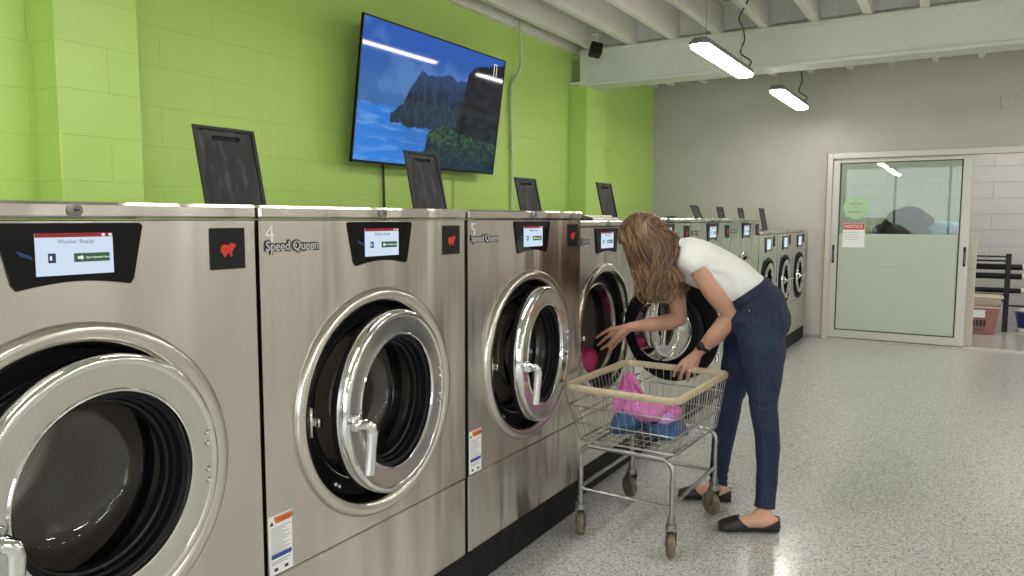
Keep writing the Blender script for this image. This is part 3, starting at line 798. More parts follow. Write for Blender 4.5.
# ------------------------------------------------------------------ sliding door
root_f = MB()
f = .03
root_f.box((OX0-.02, YB-.03, 0), (OX0+.035, YB+.12, OZ+.02), 0, .004)
root_f.box((OX0+.034, YB-.0295, OZ-.045), (OX1, YB+.12, OZ+.0195), 0, .004)
root_f.box((OX0+.034, YB-.02, .0005), (OX1, YB+.119, .012), 0, .002)
struct('door_1', root_f, 'alu')
b = MB(); b.box((OX0-.028, YB-.034, 0), (OX0-.018, YB-.001, OZ+.02)); struct('trim_5', b, mat('raw_wood_edge', (.42, .27, .16), .6))
root = empty('sliding_door', (-.59, YB+.03, .02), 0, 'white-framed glass sliding door with stickers in the grey wall', 'door')
dx0, dx1, dh = -.70, .622, 1.955
b = MB(); st = .075
b.box((dx0, -.02, 0), (dx0+st, .02, dh), 0, .004); b.box((dx1-st*1.15, -.02, 0), (dx1, .02, dh), 0, .004)
b.box((dx0+st, -.02, 0), (dx1-st, .02, .085), 0, .004); b.box((dx0+st, -.02, dh-.03), (dx1-st, .02, dh), 0, .004)
b.build('door_frame', 'alu', root)
b = MB()
for (x0, x1, z0, z1) in ((dx0+st, dx0+st+.012, .085, dh-.03), (dx1-st*1.15-.012, dx1-st*1.15, .085, dh-.03), (dx0+st, dx1-st, .085, .097), (dx0+st, dx1-st, dh-.038, dh-.03)): b.box((x0, -.012, z0), (x1, .012, z1))
b.build('glazing_gasket', 'aludark', root)
b = MB(); b.box((dx0+st, -.003, .085), (dx1-st, .003, dh-.03)); b.build('glass_pane', 'pane', root)
for xx in (dx0+.025, dx1-.045):
    b = MB(); b.box((xx, -.032, .83), (xx+.022, -.02, 1.03), 0, .004); b.tube([(xx+.011, -.034, .86), (xx+.011, -.034, .98)], .004, 8, 1); b.build('door_pull', ['black', 'hub'], root)
b = MB(); b.box((dx0+st+.012, -.0042, .097), (dx1-st*1.15-.012, -.0032, 1.155))
b.box((dx0+st+.012, -.0045, .80), (dx1-st*1.15-.012, -.0041, .802), 1)
b.build('frosted_film', [mat('frosted_pale_film', (.52, .59, .48), .3), 'greyprint'], root)
# stickers on the pane
b = MB(); b.lathe([(0, -.0045), (.125, -.0045), (.125, -.003)], (dx0+.245, 0, 1.44), 'y', 48); 
stk = b.build('round_sticker', mat('pale_green_sticker', (.45, .66, .40), .5), root, 30)
text_mesh('sticker_text', 'THANK YOU', .022, 'darkprint', stk, (dx0+.18, -.005, 1.475), (1, 0, 0), (0, 0, 1), .0003)
text_mesh('sticker_text', 'OPEN', .022, 'orange', stk, (dx0+.215, -.005, 1.435), (1, 0, 0), (0, 0, 1), .0003)
text_mesh('sticker_text', 'PLEASE COME IN', .019, 'darkprint', stk, (dx0+.165, -.005, 1.385), (1, 0, 0), (0, 0, 1), .0003)
b = MB(); b.box((dx0+.125, -.0052, 1.005), (dx0+.345, -.003, 1.27), 0); b.box((dx0+.128, -.0060, 1.20), (dx0+.342, -.0050, 1.267), 1)
stk = b.build('notice', ['white', mat('notice_red', (.62, .10, .06), .5)], root)
text_mesh('notice_text', 'NOTICE', .050, 'white', stk, (dx0+.140, -.0064, 1.218), (1, 0, 0), (0, 0, 1), .0003)
b = MB()
for q in range(4): b.box((dx0+.14, -.0058, 1.165-q*.024), (dx0+.30-.02*(q % 2), -.0050, 1.169-q*.024))
b.build('notice_lines', 'greyprint', stk)
# cream partition panel standing behind the glass
b = MB(); b.box((-1.27, YB+.20, 0), (.108, YB+.24, 1.172), 0, .004); b.box((-1.27, YB+.196, .812), (.108, YB+.2, .816), 1)
tag(b.build('partition_panel', ['cream', 'greyprint']), 'cream half-height panel standing behind the sliding door', 'panel')

# ------------------------------------------------------------------ lumpy cloth helper
def blob(name, c, s, m, amp=.25, freq=6., seed=0., parent=None, sub=24, flat=None, pull=None):
    vs, fs = [], []; nu, nv = sub*2, sub
    for j in range(nv+1):
        th = PI*j/nv
        for i in range(nu):
            ph = 2*PI*i/nu; d = Vector((math.sin(th)*math.cos(ph), math.sin(th)*math.sin(ph), math.cos(th)))
            q = Vector((d.x*s[0], d.y*s[1], d.z*s[2]))
            n_ = noise.fractal(q*freq + Vector((seed, seed*2, 0)), 1., 2., 4); rg = 1-abs(noise.noise(q*freq*1.7 + Vector((seed*3, 0, seed))))*2
            k_ = 1+amp*(n_+.5*rg)
            p = q*k_ + Vector(c)
            if pull: p = pull(p)
            if flat is not None and p.z < flat: p.z = flat + (p.z-flat)*.03
            vs.append(p)
    for j in range(nv):
        for i in range(nu): fs.append((j*nu+i, (j+1)*nu+i, (j+1)*nu+(i+1) % nu, j*nu+(i+1) % nu))
    b = MB(); b.add(vs, fs); return b.build(name, m, parent, 70)
# things in the storage room
hp = mat('dark_brown_bundle', (.05, .04, .04), .8); noisy(hp, 9, (.006, .005, .007), (.085, .035, .028), .42, .68, .5, .01)
M['heap'] = hp
b = MB(); b.box((-1.0, YB+.26, 0), (.05, YB+.70, 1.165), 0, .005); tag(b.build('storage_counter', 'cream'), 'pale storage counter hidden behind the cream panel', 'counter')
o = blob('stand_in_bundle', (-.56, YB+.45, 1.285), (.24, .14, .16), 'heap', .22, 7, 3.3, flat=1.168); tag(o, 'dark brown bundle added for an unidentified dark shape in the door glass', 'bundle')  # bundles added in place of unidentified shapes in the door glass
o = blob('stand_in_bundle', (-.80, YB+.40, 1.21), (.10, .10, .07), mat('navy_bundle', (.03, .035, .06), .8), .22, 7, 8.1, flat=1.168); tag(o, 'low dark navy bundle left of the brown one, part of the same stand-in', 'bundle')
o = blob('stand_in_bundle', (-.19, YB+.45, 1.23), (.19, .12, .08), mat('pale_blue_bundle', (.42, .52, .78), .8), .2, 5, 5.5, flat=1.168); tag(o, 'pale blue bundle added for an unidentified pale shape beside the door stile', 'bundle')
b = MB(); b.box((-1.19, YB+.27, 1.166), (-.90, YB+.40, 1.20), 0, .004); b.box((-1.03, YB+.268, 1.168), (-.92, YB+.272, 1.198), 1)
tag(b.build('flat_box', [mat('box_blue', (.1, .2, .45), .5), mat('box_yellow', (.6, .62, .12), .5)]), 'flat blue and yellow box behind the glass beside the notice', 'box')
# rack with rolls
root = empty('metal_rack', (.42, 10.65, 0), 0, 'dark grey metal rack holding horizontal rolls in the storage room', 'rack')
for x_ in (.0, -.70, 1.3):
    b = MB(); b.box((x_, -.03, 0), (x_+.055, .03, .93), 0, .004); b.build('rack_post', 'emblem', root)
for z in (.885, .835, .36, .43):
    b = MB(); b.box((-.70, -.02, z), (.03, .0, z+.02)); b.build('rack_rail', 'emblem', root)
for z, r_ in ((.77, .035), (.66, .035), (.49, .03)):
    b = MB(); b.tube([(-.65, .04, z), (1.3, .04, z)], r_, 16); b.tube([(.17, .04, z), (.21, .04, z)], r_+.003, 16, 1); b.build('fabric_roll', ['rubber', 'cream'], root, 40)
b = MB(); b.box((.05, .02, .30), (1.3, .05, .32)); b.build('rack_shelf', 'emblem', root)
# laundry baskets
def basket(name, x, y, z, w, d, h, m, rim, label, taper=.8):
    root = empty(name, (x, y, z), 0, label, 'basket')
    b = MB(); t_ = .006
    def ringv(s, zz, e=0): return [(-w/2*s-e, -d/2*s-e, zz), (w/2*s+e, -d/2*s-e, zz), (w/2*s+e, d/2*s+e, zz), (-w/2*s-e, d/2*s+e, zz)]
    vs = ringv(taper, 0) + ringv(1, h) + ringv(1-.03, h) + ringv(taper-.03, .01)
    fs = [(3,2,1,0)] + [(i, (i+1) % 4, 4+(i+1) % 4, 4+i) for i in range(4)] + [(4+i, 4+(i+1) % 4, 8+(i+1) % 4, 8+i) for i in range(4)] + [(8+i, 8+(i+1) % 4, 12+(i+1) % 4, 12+i) for i in range(4)] + [(12,13,14,15)]
    b.add(vs, fs); b.build('basket_body', m, root)
    b = MB(); b.box((-w/2-.015, -d/2-.015, h-.018), (w/2+.015, -d/2+.008, h), 0, .004); b.box((-w/2-.015, d/2-.008, h-.018), (w/2+.015, d/2+.015, h), 0, .004)
    b.box((-w/2-.015, -d/2, h-.018), (-w/2+.008, d/2, h), 0, .004); b.box((w/2-.008, -d/2, h-.018), (w/2+.015, d/2, h), 0, .004); b.build('basket_rim', rim, root)
    return root
pinkb = mat('dusty_pink_plastic', (.40, .18, .18), .5); palep = mat('pale_pink_plastic', (.68, .50, .46), .5); beigep = mat('beige_plastic', (.62, .55, .44), .5)
r1 = basket('laundry_basket', .16, 10.40, .0, .44, .36, .33, pinkb, palep, 'dusty pink laundry basket with a printed label on the storage room floor')
b = MB()
yb = -.36/2*.92-.004
b.box((-.045, yb-.016, .20), (.075, yb-.008, .29), 0); 
for q in range(4): b.box((-.045+q*.036, yb-.004, .10), (-.025+q*.036, yb+.002, .17), 1)
for q in range(5): b.box((-.04+q*.024, yb-.004, .05), (-.028+q*.024, yb+.002, .065), 1)
b.build('basket_label', ['white', 'darkprint'], r1)
basket('laundry_basket', .17, 10.42, .334, .45, .36, .11, beigep, beigep, 'beige shallow laundry basket stacked on the pink one', .86)
root = empty('bucket', (.70, 10.80, 0), 0, 'dark blue bucket with white rim on the storage room floor', 'bucket')
b = MB(); b.lathe([(.001, .04), (.115, .04), (.155, .25), (.15, .25), (.11, .05)], (0, 0, 0), 'z', 40); b.build('bucket_body', mat('navy_plastic', (.03, .04, .22), .4), root, 40)
b = MB(); b.lathe([(.12, 0), (.12, .045), (.10, .045)], (0, 0, 0), 'z', 40); b.lathe([(.150, .24), (.175, .255), (.172, .29), (.150, .285), (.150, .24)], (0, 0, 0), 'z', 40); b.build('bucket_rim', 'white', root, 40)
# unseen lamps added to brighten the storage room
c_ = copy_tree(la); c_.location = (2.4, 10.1, 2.55); tag(c_, 'unseen hanging lamp added to light the storage room, right of the opening', 'ceiling lamp', 'lamps outside the frame')
c_ = copy_tree(la); c_.location = (-1.6, 10.1, 2.55); tag(c_, 'unseen hanging lamp added to light the storage room, left of the door', 'ceiling lamp', 'lamps outside the frame')
c_ = copy_tree(la); c_.location = (.6, 10.1, 2.6); tag(c_, 'unseen hanging lamp added to light the storage room, above the door head', 'ceiling lamp', 'lamps outside the frame')

# ------------------------------------------------------------------ laundry cart
cart = empty('laundry_cart', (-1.123, 3.030, 0), R(-2.), 'chrome wire laundry cart with tan vinyl bumper on four casters', 'laundry cart')
RZ, BZ = .635, .417
rx, ry, bx, by = .246, .318, .206, .258
ocx, ocy = -.030, .032
def rrect(hx, hy, r_, z, n=6, cx=0, cy=0):
    out = []
    for (sx, sy, a0) in ((1, 1, 0), (-1, 1, 90), (-1, -1, 180), (1, -1, 270)):
        for k in range(n+1):
            a = R(a0+90*k/n); out.append((cx+sx*(hx-r_)+r_*math.cos(a), cy+sy*(hy-r_)+r_*math.sin(a), z))
    return out
# bumper: a band of rounded-rectangular section swept around
path = rrect(rx+.004, ry+.004, .04, RZ, 7, ocx, ocy)
b = MB(); sec = [(-.010, -.014), (.007, -.014), (.011, -.007), (.011, .008), (.006, .013), (-.007, .013), (-.011, .008), (-.011, -.007)]
N = len(path); vs = []
for i in range(N):
    p0, p1, p2 = Vector(path[i-1]), Vector(path[i]), Vector(path[(i+1) % N])
    t_ = (p2-p0).normalized(); o_ = Vector((t_.y, -t_.x, 0))
    for (a, z) in sec: vs.append(p1 + o_*a + Vector((0, 0, z)))
k8 = len(sec)
b.add(vs, [(i*k8+j, i*k8+(j+1) % k8, ((i+1) % N)*k8+(j+1) % k8, ((i+1) % N)*k8+j) for i in range(N) for j in range(k8)])
b.build('bumper', 'vinyl', cart, 50)
b = MB(); wr = .0017
def side_pt(u, v, w):   # u in perimeter fraction side, w 0 bottom..1 rim
    pass
nx_, ny_ = 13, 18
def lerp(a, c_, t): return a+(c_-a)*t
for i in range(nx_+1):
    t_ = -1+2*i/nx_
    for sy in (-1, 1):
        b.tube([(bx*t_, by*sy, BZ), (ocx+rx*t_, ocy+ry*sy, RZ)], wr, 5)
    b.tube([(bx*t_, -by, BZ), (bx*t_, by, BZ)], wr, 5)
for i in range(ny_+1):
    t_ = -1+2*i/ny_
    for sx in (-1, 1):
        b.tube([(bx*sx, by*t_, BZ), (ocx+rx*sx, ocy+ry*t_, RZ)], wr, 5)
for i in range(1, 8): b.tube([(-bx, -by+2*by*i/8, BZ-.004), (bx, -by+2*by*i/8, BZ-.004)], wr*1.2, 5)
for w_, r_ in ((0, .0045), (.33, .0032), (.66, .0032), (.97, .0045)):
    hx, hy = lerp(bx, rx, w_)+.003, lerp(by, ry, w_)+.003
    b.tube(rrect(hx, hy, .02, lerp(BZ, RZ, w_), 3, ocx*w_, ocy*w_), r_, 6, closed=True)
b.build('wire_basket', 'cartwire', cart, 60)
# tubular undercarriage
b = MB(); tr = .0095; wx, wy = .200, .262
for sy in (-1, 1):
    b.tube(smooth_path([(-wx, wy*sy, .155), (-wx, wy*sy, .30), (-wx, wy*sy, .360), (-wx+.03, wy*sy, .391), (-wx+.07, wy*sy, .394), (wx-.07, wy*sy, .394), (wx-.03, wy*sy, .391), (wx, wy*sy, .360), (wx, wy*sy, .30), (wx, wy*sy, .155)], 5), tr, 12)
    b.tube([(-wx, wy*sy, .215), (-wx+.02, wy*sy, .205), (wx-.02, wy*sy, .205), (wx, wy*sy, .215)], tr*.75, 10)
for sx in (-1, 1):
    b.tube([(wx*sx, -wy, .215), (wx*sx, wy, .225)], tr*.85, 10); b.tube([((wx-.03)*sx, -wy, .395), ((wx-.03)*sx, wy, .395)], tr*.6, 10)
b.build('cart_frame', 'cartwire', cart, 50)
for (sx, sy, rot) in ((-1, -1, 112), (1, -1, 118), (-1, 1, 146), (1, 1, 148)):
    cs = empty('caster', (wx*sx, wy*sy, 0)); cs.parent = cart; cs.rotation_euler = (0, 0, R(rot))
    b = MB(); b.lathe([(.001,.175),(.013,.175),(.015,.165),(.015,.145),(.022,.143),(.024,.130),(.024,.122),(.010,.120),(.001,.120)], (0, 0, 0), 'z', 20)
    for s_ in (-1, 1):
        b.add([(-.020, s_*.021, .125), (.020, s_*.021, .125), (.035, s_*.021, .045), (.010, s_*.021, .040)], [(0,1,2,3)])
        b.add([(-.020, s_*.018, .125), (.020, s_*.018, .125), (.035, s_*.018, .045), (.010, s_*.018, .040)], [(3,2,1,0)])
        b.add([(-.020, s_*.018, .125), (.020, s_*.018, .125), (.035, s_*.018, .045), (.010, s_*.018, .040), (-.020, s_*.021, .125), (.020, s_*.021, .125), (.035, s_*.021, .045), (.010, s_*.021, .040)], [(0,1,5,4),(1,2,6,5),(2,3,7,6),(3,0,4,7)])
    b.box((-.022, -.021, .118), (.022, .021, .126), 0, .002); b.tube([(.020, -.026, .052), (.020, .026, .052)], .006, 10)
    b.build('caster_fork', 'hub', cs, 40)
    b = MB(); b.lathe([(.030,-.014),(.046,-.014),(.0515,-.008),(.052,0),(.0515,.008),(.046,.014),(.030,.014)], (.020, 0, .052), 'y', 36)
    b.lathe([(.001,-.011),(.030,-.011)], (.020, 0, .052), 'y', 36, 1); b.lathe([(.001,.011),(.030,.011)], (.020, 0, .052), 'y', 36, 1)
    b.build('caster_wheel', ['wheel', 'hub'], cs, 40)
# clothes in the cart
def pk(p):
    if p.z > .47:
        t_ = (p.z-.47)/.2; p.x = p.x*(1-.0) - .10*t_*1.0; p.y += .10*t_
    return p
o = blob('pink_garment', (-1.135, 3.08, .495), (.115, .10, .050), 'pink', .3, 9, 1.7, flat=.44); tag(o, 'crumpled pink garment in the cart on the blue one', 'garment')
b = MB()   # the pink cloth pulled up to the left rear of the basket
vs = []; nu, nv = 26, 22
for j in range(nv+1):
    v = j/nv
    for i in range(nu+1):
        u = i/nu-.5
        wd = .21*(1-.72*v)
        x = -1.215 - .065*v + u*wd
        y = 3.06 + .10*v + .022*math.sin(u*19+v*3) + .01*noise.noise(Vector((u*8, v*5, 2)))
        z = .475 + .165*v*(1-.30*abs(u)) + .008*noise.noise(Vector((u*9, v*7, 5)))
        vs.append((x, y, z))
b.add(vs, [(j*(nu+1)+i, j*(nu+1)+i+1, (j+1)*(nu+1)+i+1, (j+1)*(nu+1)+i) for j in range(nv) for i in range(nu)])
b.add([(v_[0], v_[1]+.012, v_[2]-.003) for v_ in vs], [(j*(nu+1)+i, (j+1)*(nu+1)+i, (j+1)*(nu+1)+i+1, j*(nu+1)+i+1) for j in range(nv) for i in range(nu)])
pg = b.build('raised_fold', 'pink', o, 80)
pg.data.transform(Matrix.Identity(4))
o2 = blob('lilac_garment', (-1.055, 3.03, .484), (.030, .055, .028), 'lilac', .25, 12, 6.2, flat=.42); tag(o2, 'lilac garment at the right end of the pile in the cart', 'garment')
o3 = blob('blue_garment', (-1.22, 3.02, .446), (.070, .11, .042), 'bluecl', .3, 12, 4.4, flat=.4215); tag(o3, 'dark blue garment at the left of the cart bottom, under the pink one', 'garment')
o4 = blob('blue_garment', (-1.045, 3.02, .440), (.070, .10, .034), 'bluecl', .32, 12, 9.4, flat=.4215); tag(o4, 'blue garment at the right of the cart bottom', 'garment')
# washing still in the open machine
o = blob('red_garment', (-1.70, 3.53, .585), (.08, .13, .075), 'magenta', .28, 9, 2.2, flat=.50); tag(o, 'magenta garment lying at the mouth of the open washing machine', 'garment')

# ------------------------------------------------------------------ the woman
person = empty('person', (-.86, 3.38, 0), 0, 'woman in white t-shirt and dark jeans bending to empty the open washer', 'person')
PO = Vector(person.location)
def off(mb):
    mb.v = [v-PO for v in mb.v]; return mb
def ell(mb, c, ax, rad, nu=20, nv=12):
    A = [Vector(a).normalized() for a in ax]; vs = []
    for j in range(nv+1):
        th = PI*j/nv
        for i in range(nu):
            ph = 2*PI*i/nu
            vs.append(Vector(c)+A[0]*rad[0]*math.sin(th)*math.cos(ph)+A[1]*rad[1]*math.sin(th)*math.sin(ph)+A[2]*rad[2]*math.cos(th))
    mb.add(vs, [(j*nu+i, (j+1)*nu+i, (j+1)*nu+(i+1) % nu, j*nu+(i+1) % nu) for j in range(nv) for i in range(nu)])
def limb(mb, pts, rs, n=20, sub=6, flatcap=False):
    P = smooth_path(pts, sub); m_ = len(pts)-1; rr = []
    for i in range(len(P)):
        t_ = min(i/sub, m_-1e-6); k = int(t_); f_ = t_-k; f_ = f_*f_*(3-2*f_); rr.append(rs[k]+(rs[k+1]-rs[k])*f_)
    mb.tube(P, rr, n)
    if not flatcap:
        for p_, r_ in ((P[0], rr[0]), (P[-1], rr[-1])): ell(mb, p_, ((1,0,0),(0,1,0),(0,0,1)), (r_*.99,)*3, 16, 10)
def loft(mb, secs, n=32, sub=6):
    """secs: centre, lateral dir, half lateral, half depth"""
    C_ = smooth_path([s[0] for s in secs], sub); m_ = len(secs)-1; vs = []
    for i in range(len(C_)):
        t_ = min(i/sub, m_-1e-6); k = int(t_); f_ = t_-k; g = f_*f_*(3-2*f_)
        lat = (Vector(secs[k][1])*(1-f_)+Vector(secs[k+1][1])*f_); hl = secs[k][2]*(1-g)+secs[k+1][2]*g; hd = secs[k][3]*(1-g)+secs[k+1][3]*g
        T = (C_[min(i+1, len(C_)-1)]-C_[max(i-1, 0)]).normalized()
        lat = (lat-T*lat.dot(T)).normalized(); dp = T.cross(lat)
        for q in range(n):
            a = 2*PI*q/n; ca, sa = math.cos(a), math.sin(a); e = 2.4
            k_ = (abs(ca)**e+abs(sa)**e)**(-1/e)
            vs.append(C_[i]+lat*hl*ca*k_+dp*hd*sa*k_)
    N_ = len(C_)
    mb.add(vs, [(i*n+q, i*n+(q+1) % n, (i+1)*n+(q+1) % n, (i+1)*n+q) for i in range(N_-1) for q in range(n)] + [tuple(reversed(range(n))), tuple(range((N_-1)*n, N_*n))])
latH, latS = (-.05, 1, 0), (-.45, .87, -.18)
T_SECS = [((-.792, 3.475, .865), latH, .110, .075), ((-.795, 3.475, .93), latH, .125, .085), ((-.862, 3.462, 1.030), (-.12, 1, -.02), .115, .066),
          ((-.950, 3.432, 1.092), (-.25, .95, -.08), .128, .074), ((-1.045, 3.398, 1.133), latS, .150, .088), ((-1.105, 3.376, 1.160), latS, .135, .075), ((-1.150, 3.362, 1.180), latS, .075, .052)]
body = MB()
loft(body, T_SECS)
limb(body, [(-1.13, 3.368, 1.172), (-1.180, 3.352, 1.190), (-1.225, 3.336, 1.205)], [.062, .050, .048])
# head: looks down into the drum
HC = Vector((-1.280, 3.316, 1.226)); up_ = Vector((-.72, -.08, .69)).normalized(); fwd = Vector((-.70, -.06, -.71)); fwd = (fwd-up_*fwd.dot(up_)).normalized(); lt = up_.cross(fwd).normalized()
def HP(f_, l_, u_): return HC + fwd*f_ + lt*l_ + up_*u_
ell(body, HP(-.012, 0, .022), (fwd, lt, up_), (.092, .074, .088), 28, 18)
ell(body, HP(.022, 0, -.040), (fwd, lt, up_), (.062, .056, .068), 24, 14)
ell(body, HP(.062, 0, -.088), (fwd, lt, up_), (.024, .026, .020), 16, 10)      # chin
ell(body, HP(.072, .032, -.030), (fwd, lt, up_), (.018, .020, .018), 14, 10); ell(body, HP(.072, -.032, -.030), (fwd, lt, up_), (.018, .020, .018), 14, 10)
limb(body, [HP(.082, 0, .012), HP(.098, 0, -.018), HP(.104, 0, -.034)], [.009, .012, .014], 12)   # nose
ell(body, HP(.084, 0, -.060), (fwd, lt, up_), (.014, .022, .010), 14, 8)
for s_ in (-1, 1):
    limb(body, [HP(.080, .016*s_, .026), HP(.082, .032*s_, .028), HP(.070, .050*s_, .020)], [.008, .009, .007], 10)   # brows
    ell(body, HP(-.008, .076*s_, -.008), (fwd, lt, up_), (.018, .008, .030), 16, 10)          # ears
limb(body, [HP(-.03, 0, -.06), (-1.205, 3.342, 1.196), (-1.16, 3.358, 1.182)], [.050, .048, .055])
ell(body, (-1.112, 3.362, 1.095), ((1,0,0),(0,1,0),(0,0,1)), (.055, .062, .052))
# arms
limb(body, [(-1.035, 3.300, 1.160), (-1.010, 3.290, 1.125), (-.950, 3.318, 1.015), (-.882, 3.378, .908)], [.054, .054, .050, .041])
limb(body, [(-.882, 3.378, .908), (-.908, 3.385, .866), (-.955, 3.380, .804), (-1.029, 3.394, .724)], [.041, .044, .040, .025])
limb(body, [(-1.180, 3.462, 1.120), (-1.186, 3.472, 1.06), (-1.175, 3.474, .978), (-1.158, 3.482, .855)], [.052, .050, .045, .037])
limb(body, [(-1.158, 3.482, .855), (-1.205, 3.472, .838), (-1.280, 3.456, .822), (-1.390, 3.432, .803)], [.037, .040, .035, .0235])
# left hand (on the bumper)
HO = Vector((.0257, -.0427, .0046)); LW = Vector((-1.055, 3.437, .719))+HO
def slab(mb, pts, r_):
    for a in range(len(pts)-1):
        for t_ in (0, .33, .66, 1): 
            ell(mb, Vector(pts[a]).lerp(Vector(pts[a+1]), t_), ((1,0,0),(0,1,0),(0,0,1)), (r_,)*3, 12, 8)
LK = [(-1.127, 3.411, .664), (-1.109, 3.415, .652), (-1.090, 3.421, .643), (-1.072, 3.438, .641)]
LM = [(-1.150, 3.391, .630), (-1.124, 3.397, .612), (-1.097, 3.414, .607), (-1.074, 3.437, .614)]
LT = [(-1.164, 3.399, .596), (-1.134, 3.411, .580), (-1.103, 3.429, .576), (-1.080, 3.450, .585)]
LK, LM, LT = [[tuple(Vector(p)+HO) for p in L_] for L_ in (LK, LM, LT)]
for i, k_ in enumerate(LK):
    limb(body, [LW, Vector(LW).lerp(Vector(k_), .55), k_], [.021, .0135, .0115], 12)
slab(body, LK, .0115); slab(body, [Vector(LW).lerp(Vector(k_), .55) for k_ in LK], .0135)
for k_, m_, t_, r_ in zip(LK, LM, LT, (.0088, .0092, .0090, .0078)): limb(body, [k_, m_, t_], [r_*1.15, r_, r_*.85], 12)
limb(body, [Vector(p)+HO for p in ((-1.066, 3.448, .700), (-1.095, 3.472, .680), (-1.128, 3.484, .664), (-1.155, 3.486, .650))], [.016, .013, .0105, .0085], 12)
# right hand (reaching into the drum)
RW = Vector((-1.390, 3.432, .803))
RK = [(-1.480, 3.405, .790), (-1.474, 3.412, .768), (-1.463, 3.420, .746), (-1.450, 3.434, .728)]
RM = [(-1.518, 3.398, .768), (-1.513, 3.405, .737), (-1.499, 3.414, .709), (-1.475, 3.428, .696)]
RT = [(-1.552, 3.395, .742), (-1.546, 3.401, .704), (-1.530, 3.404, .684), (-1.497, 3.421, .670)]
for k_ in RK: limb(body, [RW, Vector(RW).lerp(Vector(k_), .55), k_], [.021, .0140, .0115], 12)
slab(body, RK, .0115); slab(body, [Vector(RW).lerp(Vector(k_), .55) for k_ in RK], .0140)
for k_, m_, t_, r_ in zip(RK, RM, RT, (.0088, .0092, .0090, .0078)): limb(body, [k_, m_, t_], [r_*1.15, r_, r_*.85], 12)
limb(body, [(-1.415, 3.420, .785), (-1.440, 3.402, .762), (-1.460, 3.390, .733), (-1.478, 3.384, .703)], [.016, .0135, .0105, .0085], 12)
# legs and feet (under the jeans)
NL = [(-.765, 3.405, .84), (-.733, 3.372, .692), (-.718, 3.322, .496), (-.700, 3.316, .360), (-.688, 3.292, .226), (-.687, 3.264, .101)]
FL = [(-.830, 3.555, .84), (-.880, 3.536, .663), (-.914, 3.508, .46), (-.937, 3.496, .290), (-.950, 3.500, .165), (-.957, 3.500, .080)]
limb(body, NL, [.070, .058, .034, .034, .028, .025]); limb(body, FL, [.070, .058, .034, .034, .028, .025])
def foot(mb, ank, heel, toe, w=.036, shoe=False, ex=0.):
    ank, heel, toe = Vector(ank), Vector(heel), Vector(toe); d = (toe-heel); L_ = d.length; d.normalize(); lat = Vector((-d.y, d.x, 0))
    prof = [(-.01, .024, .030), (.03, .030, .036), (.10*1, .030, .036), (.14, .034, .030), (.18, .040, .021), (.21, .038, .015), (.235, .024, .010)]
    vs = []; n = 20; S = L_/.235
    for (s_, hw, hh) in prof:
        c_ = heel + d*s_*S; hw += ex; hh += ex*.7
        for q in range(n):
            a = 2*PI*q/n; z = hh+.004 + hh*math.sin(a)*(1 if math.sin(a) > 0 else .95)
            vs.append(Vector((c_.x, c_.y, 0)) + lat*hw*math.cos(a) + Vector((0, 0, z-(0.002 if ex else 0))))
    N_ = len(prof)
    mb.add(vs, [(i*n+q, i*n+(q+1) % n, (i+1)*n+(q+1) % n, (i+1)*n+q) for i in range(N_-1) for q in range(n)] + [tuple(reversed(range(n))), tuple(range((N_-1)*n, N_*n))])
    if not shoe:
        limb(mb, [ank+Vector((0, 0, .02)), ank, heel+d*.050+Vector((0, 0, .045))], [.025, .026, .030], 16)
        limb(mb, [ank+Vector((0, 0, -.010)), heel+d*.10+Vector((0, 0, .046)), heel+d*.15+Vector((0, 0, .034))], [.028, .025, .019], 16)
NH, NT, NA = (-.634, 3.240, 0), (-.848, 3.140, 0), (-.686, 3.262, .095)
FH, FT, FA = (-.900, 3.482, 0), (-1.122, 3.420, 0), (-.950, 3.496, .09)
foot(body, NA, NH, NT); foot(body, FA, FH, FT)
bod = remeshed('body', off(body), .0042, 'skin', person, 4)
# face details
b = MB()
for s_ in (-1, 1): ell(b, HP(.074, .031*s_, .008), (fwd, lt, up_), (.012, .014, .010), 16, 10)
eo = off(b).build('eyes', 'eye', person, 60)
b = MB(); limb(b, [HP(.094, -.022, -.060), HP(.100, 0, -.057), HP(.094, .022, -.060)], [.003, .005, .003], 10); limb(b, [HP(.094, -.020, -.066), HP(.099, 0, -.067), HP(.094, .020, -.066)], [.003, .005, .003], 10)
off(b).build('lips', 'lips', person, 60)
b = MB()
for s_ in (-1, 1): ell(b, HP(-.004, .084*s_, -.034), (fwd, lt, up_), (.005, .004, .006), 10, 8)
off(b).build('earrings', 'gold', person, 60)
# finger ring
b = MB(); b.lathe([(.0100, -.003), (.0115, -.003), (.0115, .003), (.0100, .003)], (0, 0, 0), 'z', 20)
kk, mm = Vector(LK[2]), Vector(LM[2]); q_ = (mm-kk).to_track_quat('Z', 'Y'); pos = kk.lerp(mm, .45)
b.v = [q_ @ v + pos - PO for v in b.v]; b.build('ring', 'gold', person, 60)

# jeans
JP = MB()
e_ = .010
j_secs = [((-.800, 3.482, .815), latH, .150, .112), ((-.787, 3.478, .885), latH, .172, .130), ((-.790, 3.474, .940), latH, .162, .118), ((-.815, 3.470, .985), (-.12, 1, -.02), .148, .100), ((-.832, 3.466, 1.004), (-.14, 1, -.02), .146, .097)]
loft(JP, j_secs)
ell(JP, (-.735, 3.405, .870), ((1,0,0),(0,1,0),(0,0,1)), (.086, .085, .105)); ell(JP, (-.745, 3.545, .870), ((1,0,0),(0,1,0),(0,0,1)), (.086, .085, .105))
limb(JP, [(-.770, 3.405, .86), (-.748, 3.388, .77), (-.735, 3.366, .66), (-.718, 3.322, .505), (-.698, 3.316, .365), (-.688, 3.292, .226), (-.688, 3.264, .098)], [.104, .100, .083, .059, .053, .047, .041], 24, 6, True)
ell(JP, (-.770, 3.405, .86), ((1,0,0),(0,1,0),(0,0,1)), (.104,)*3)
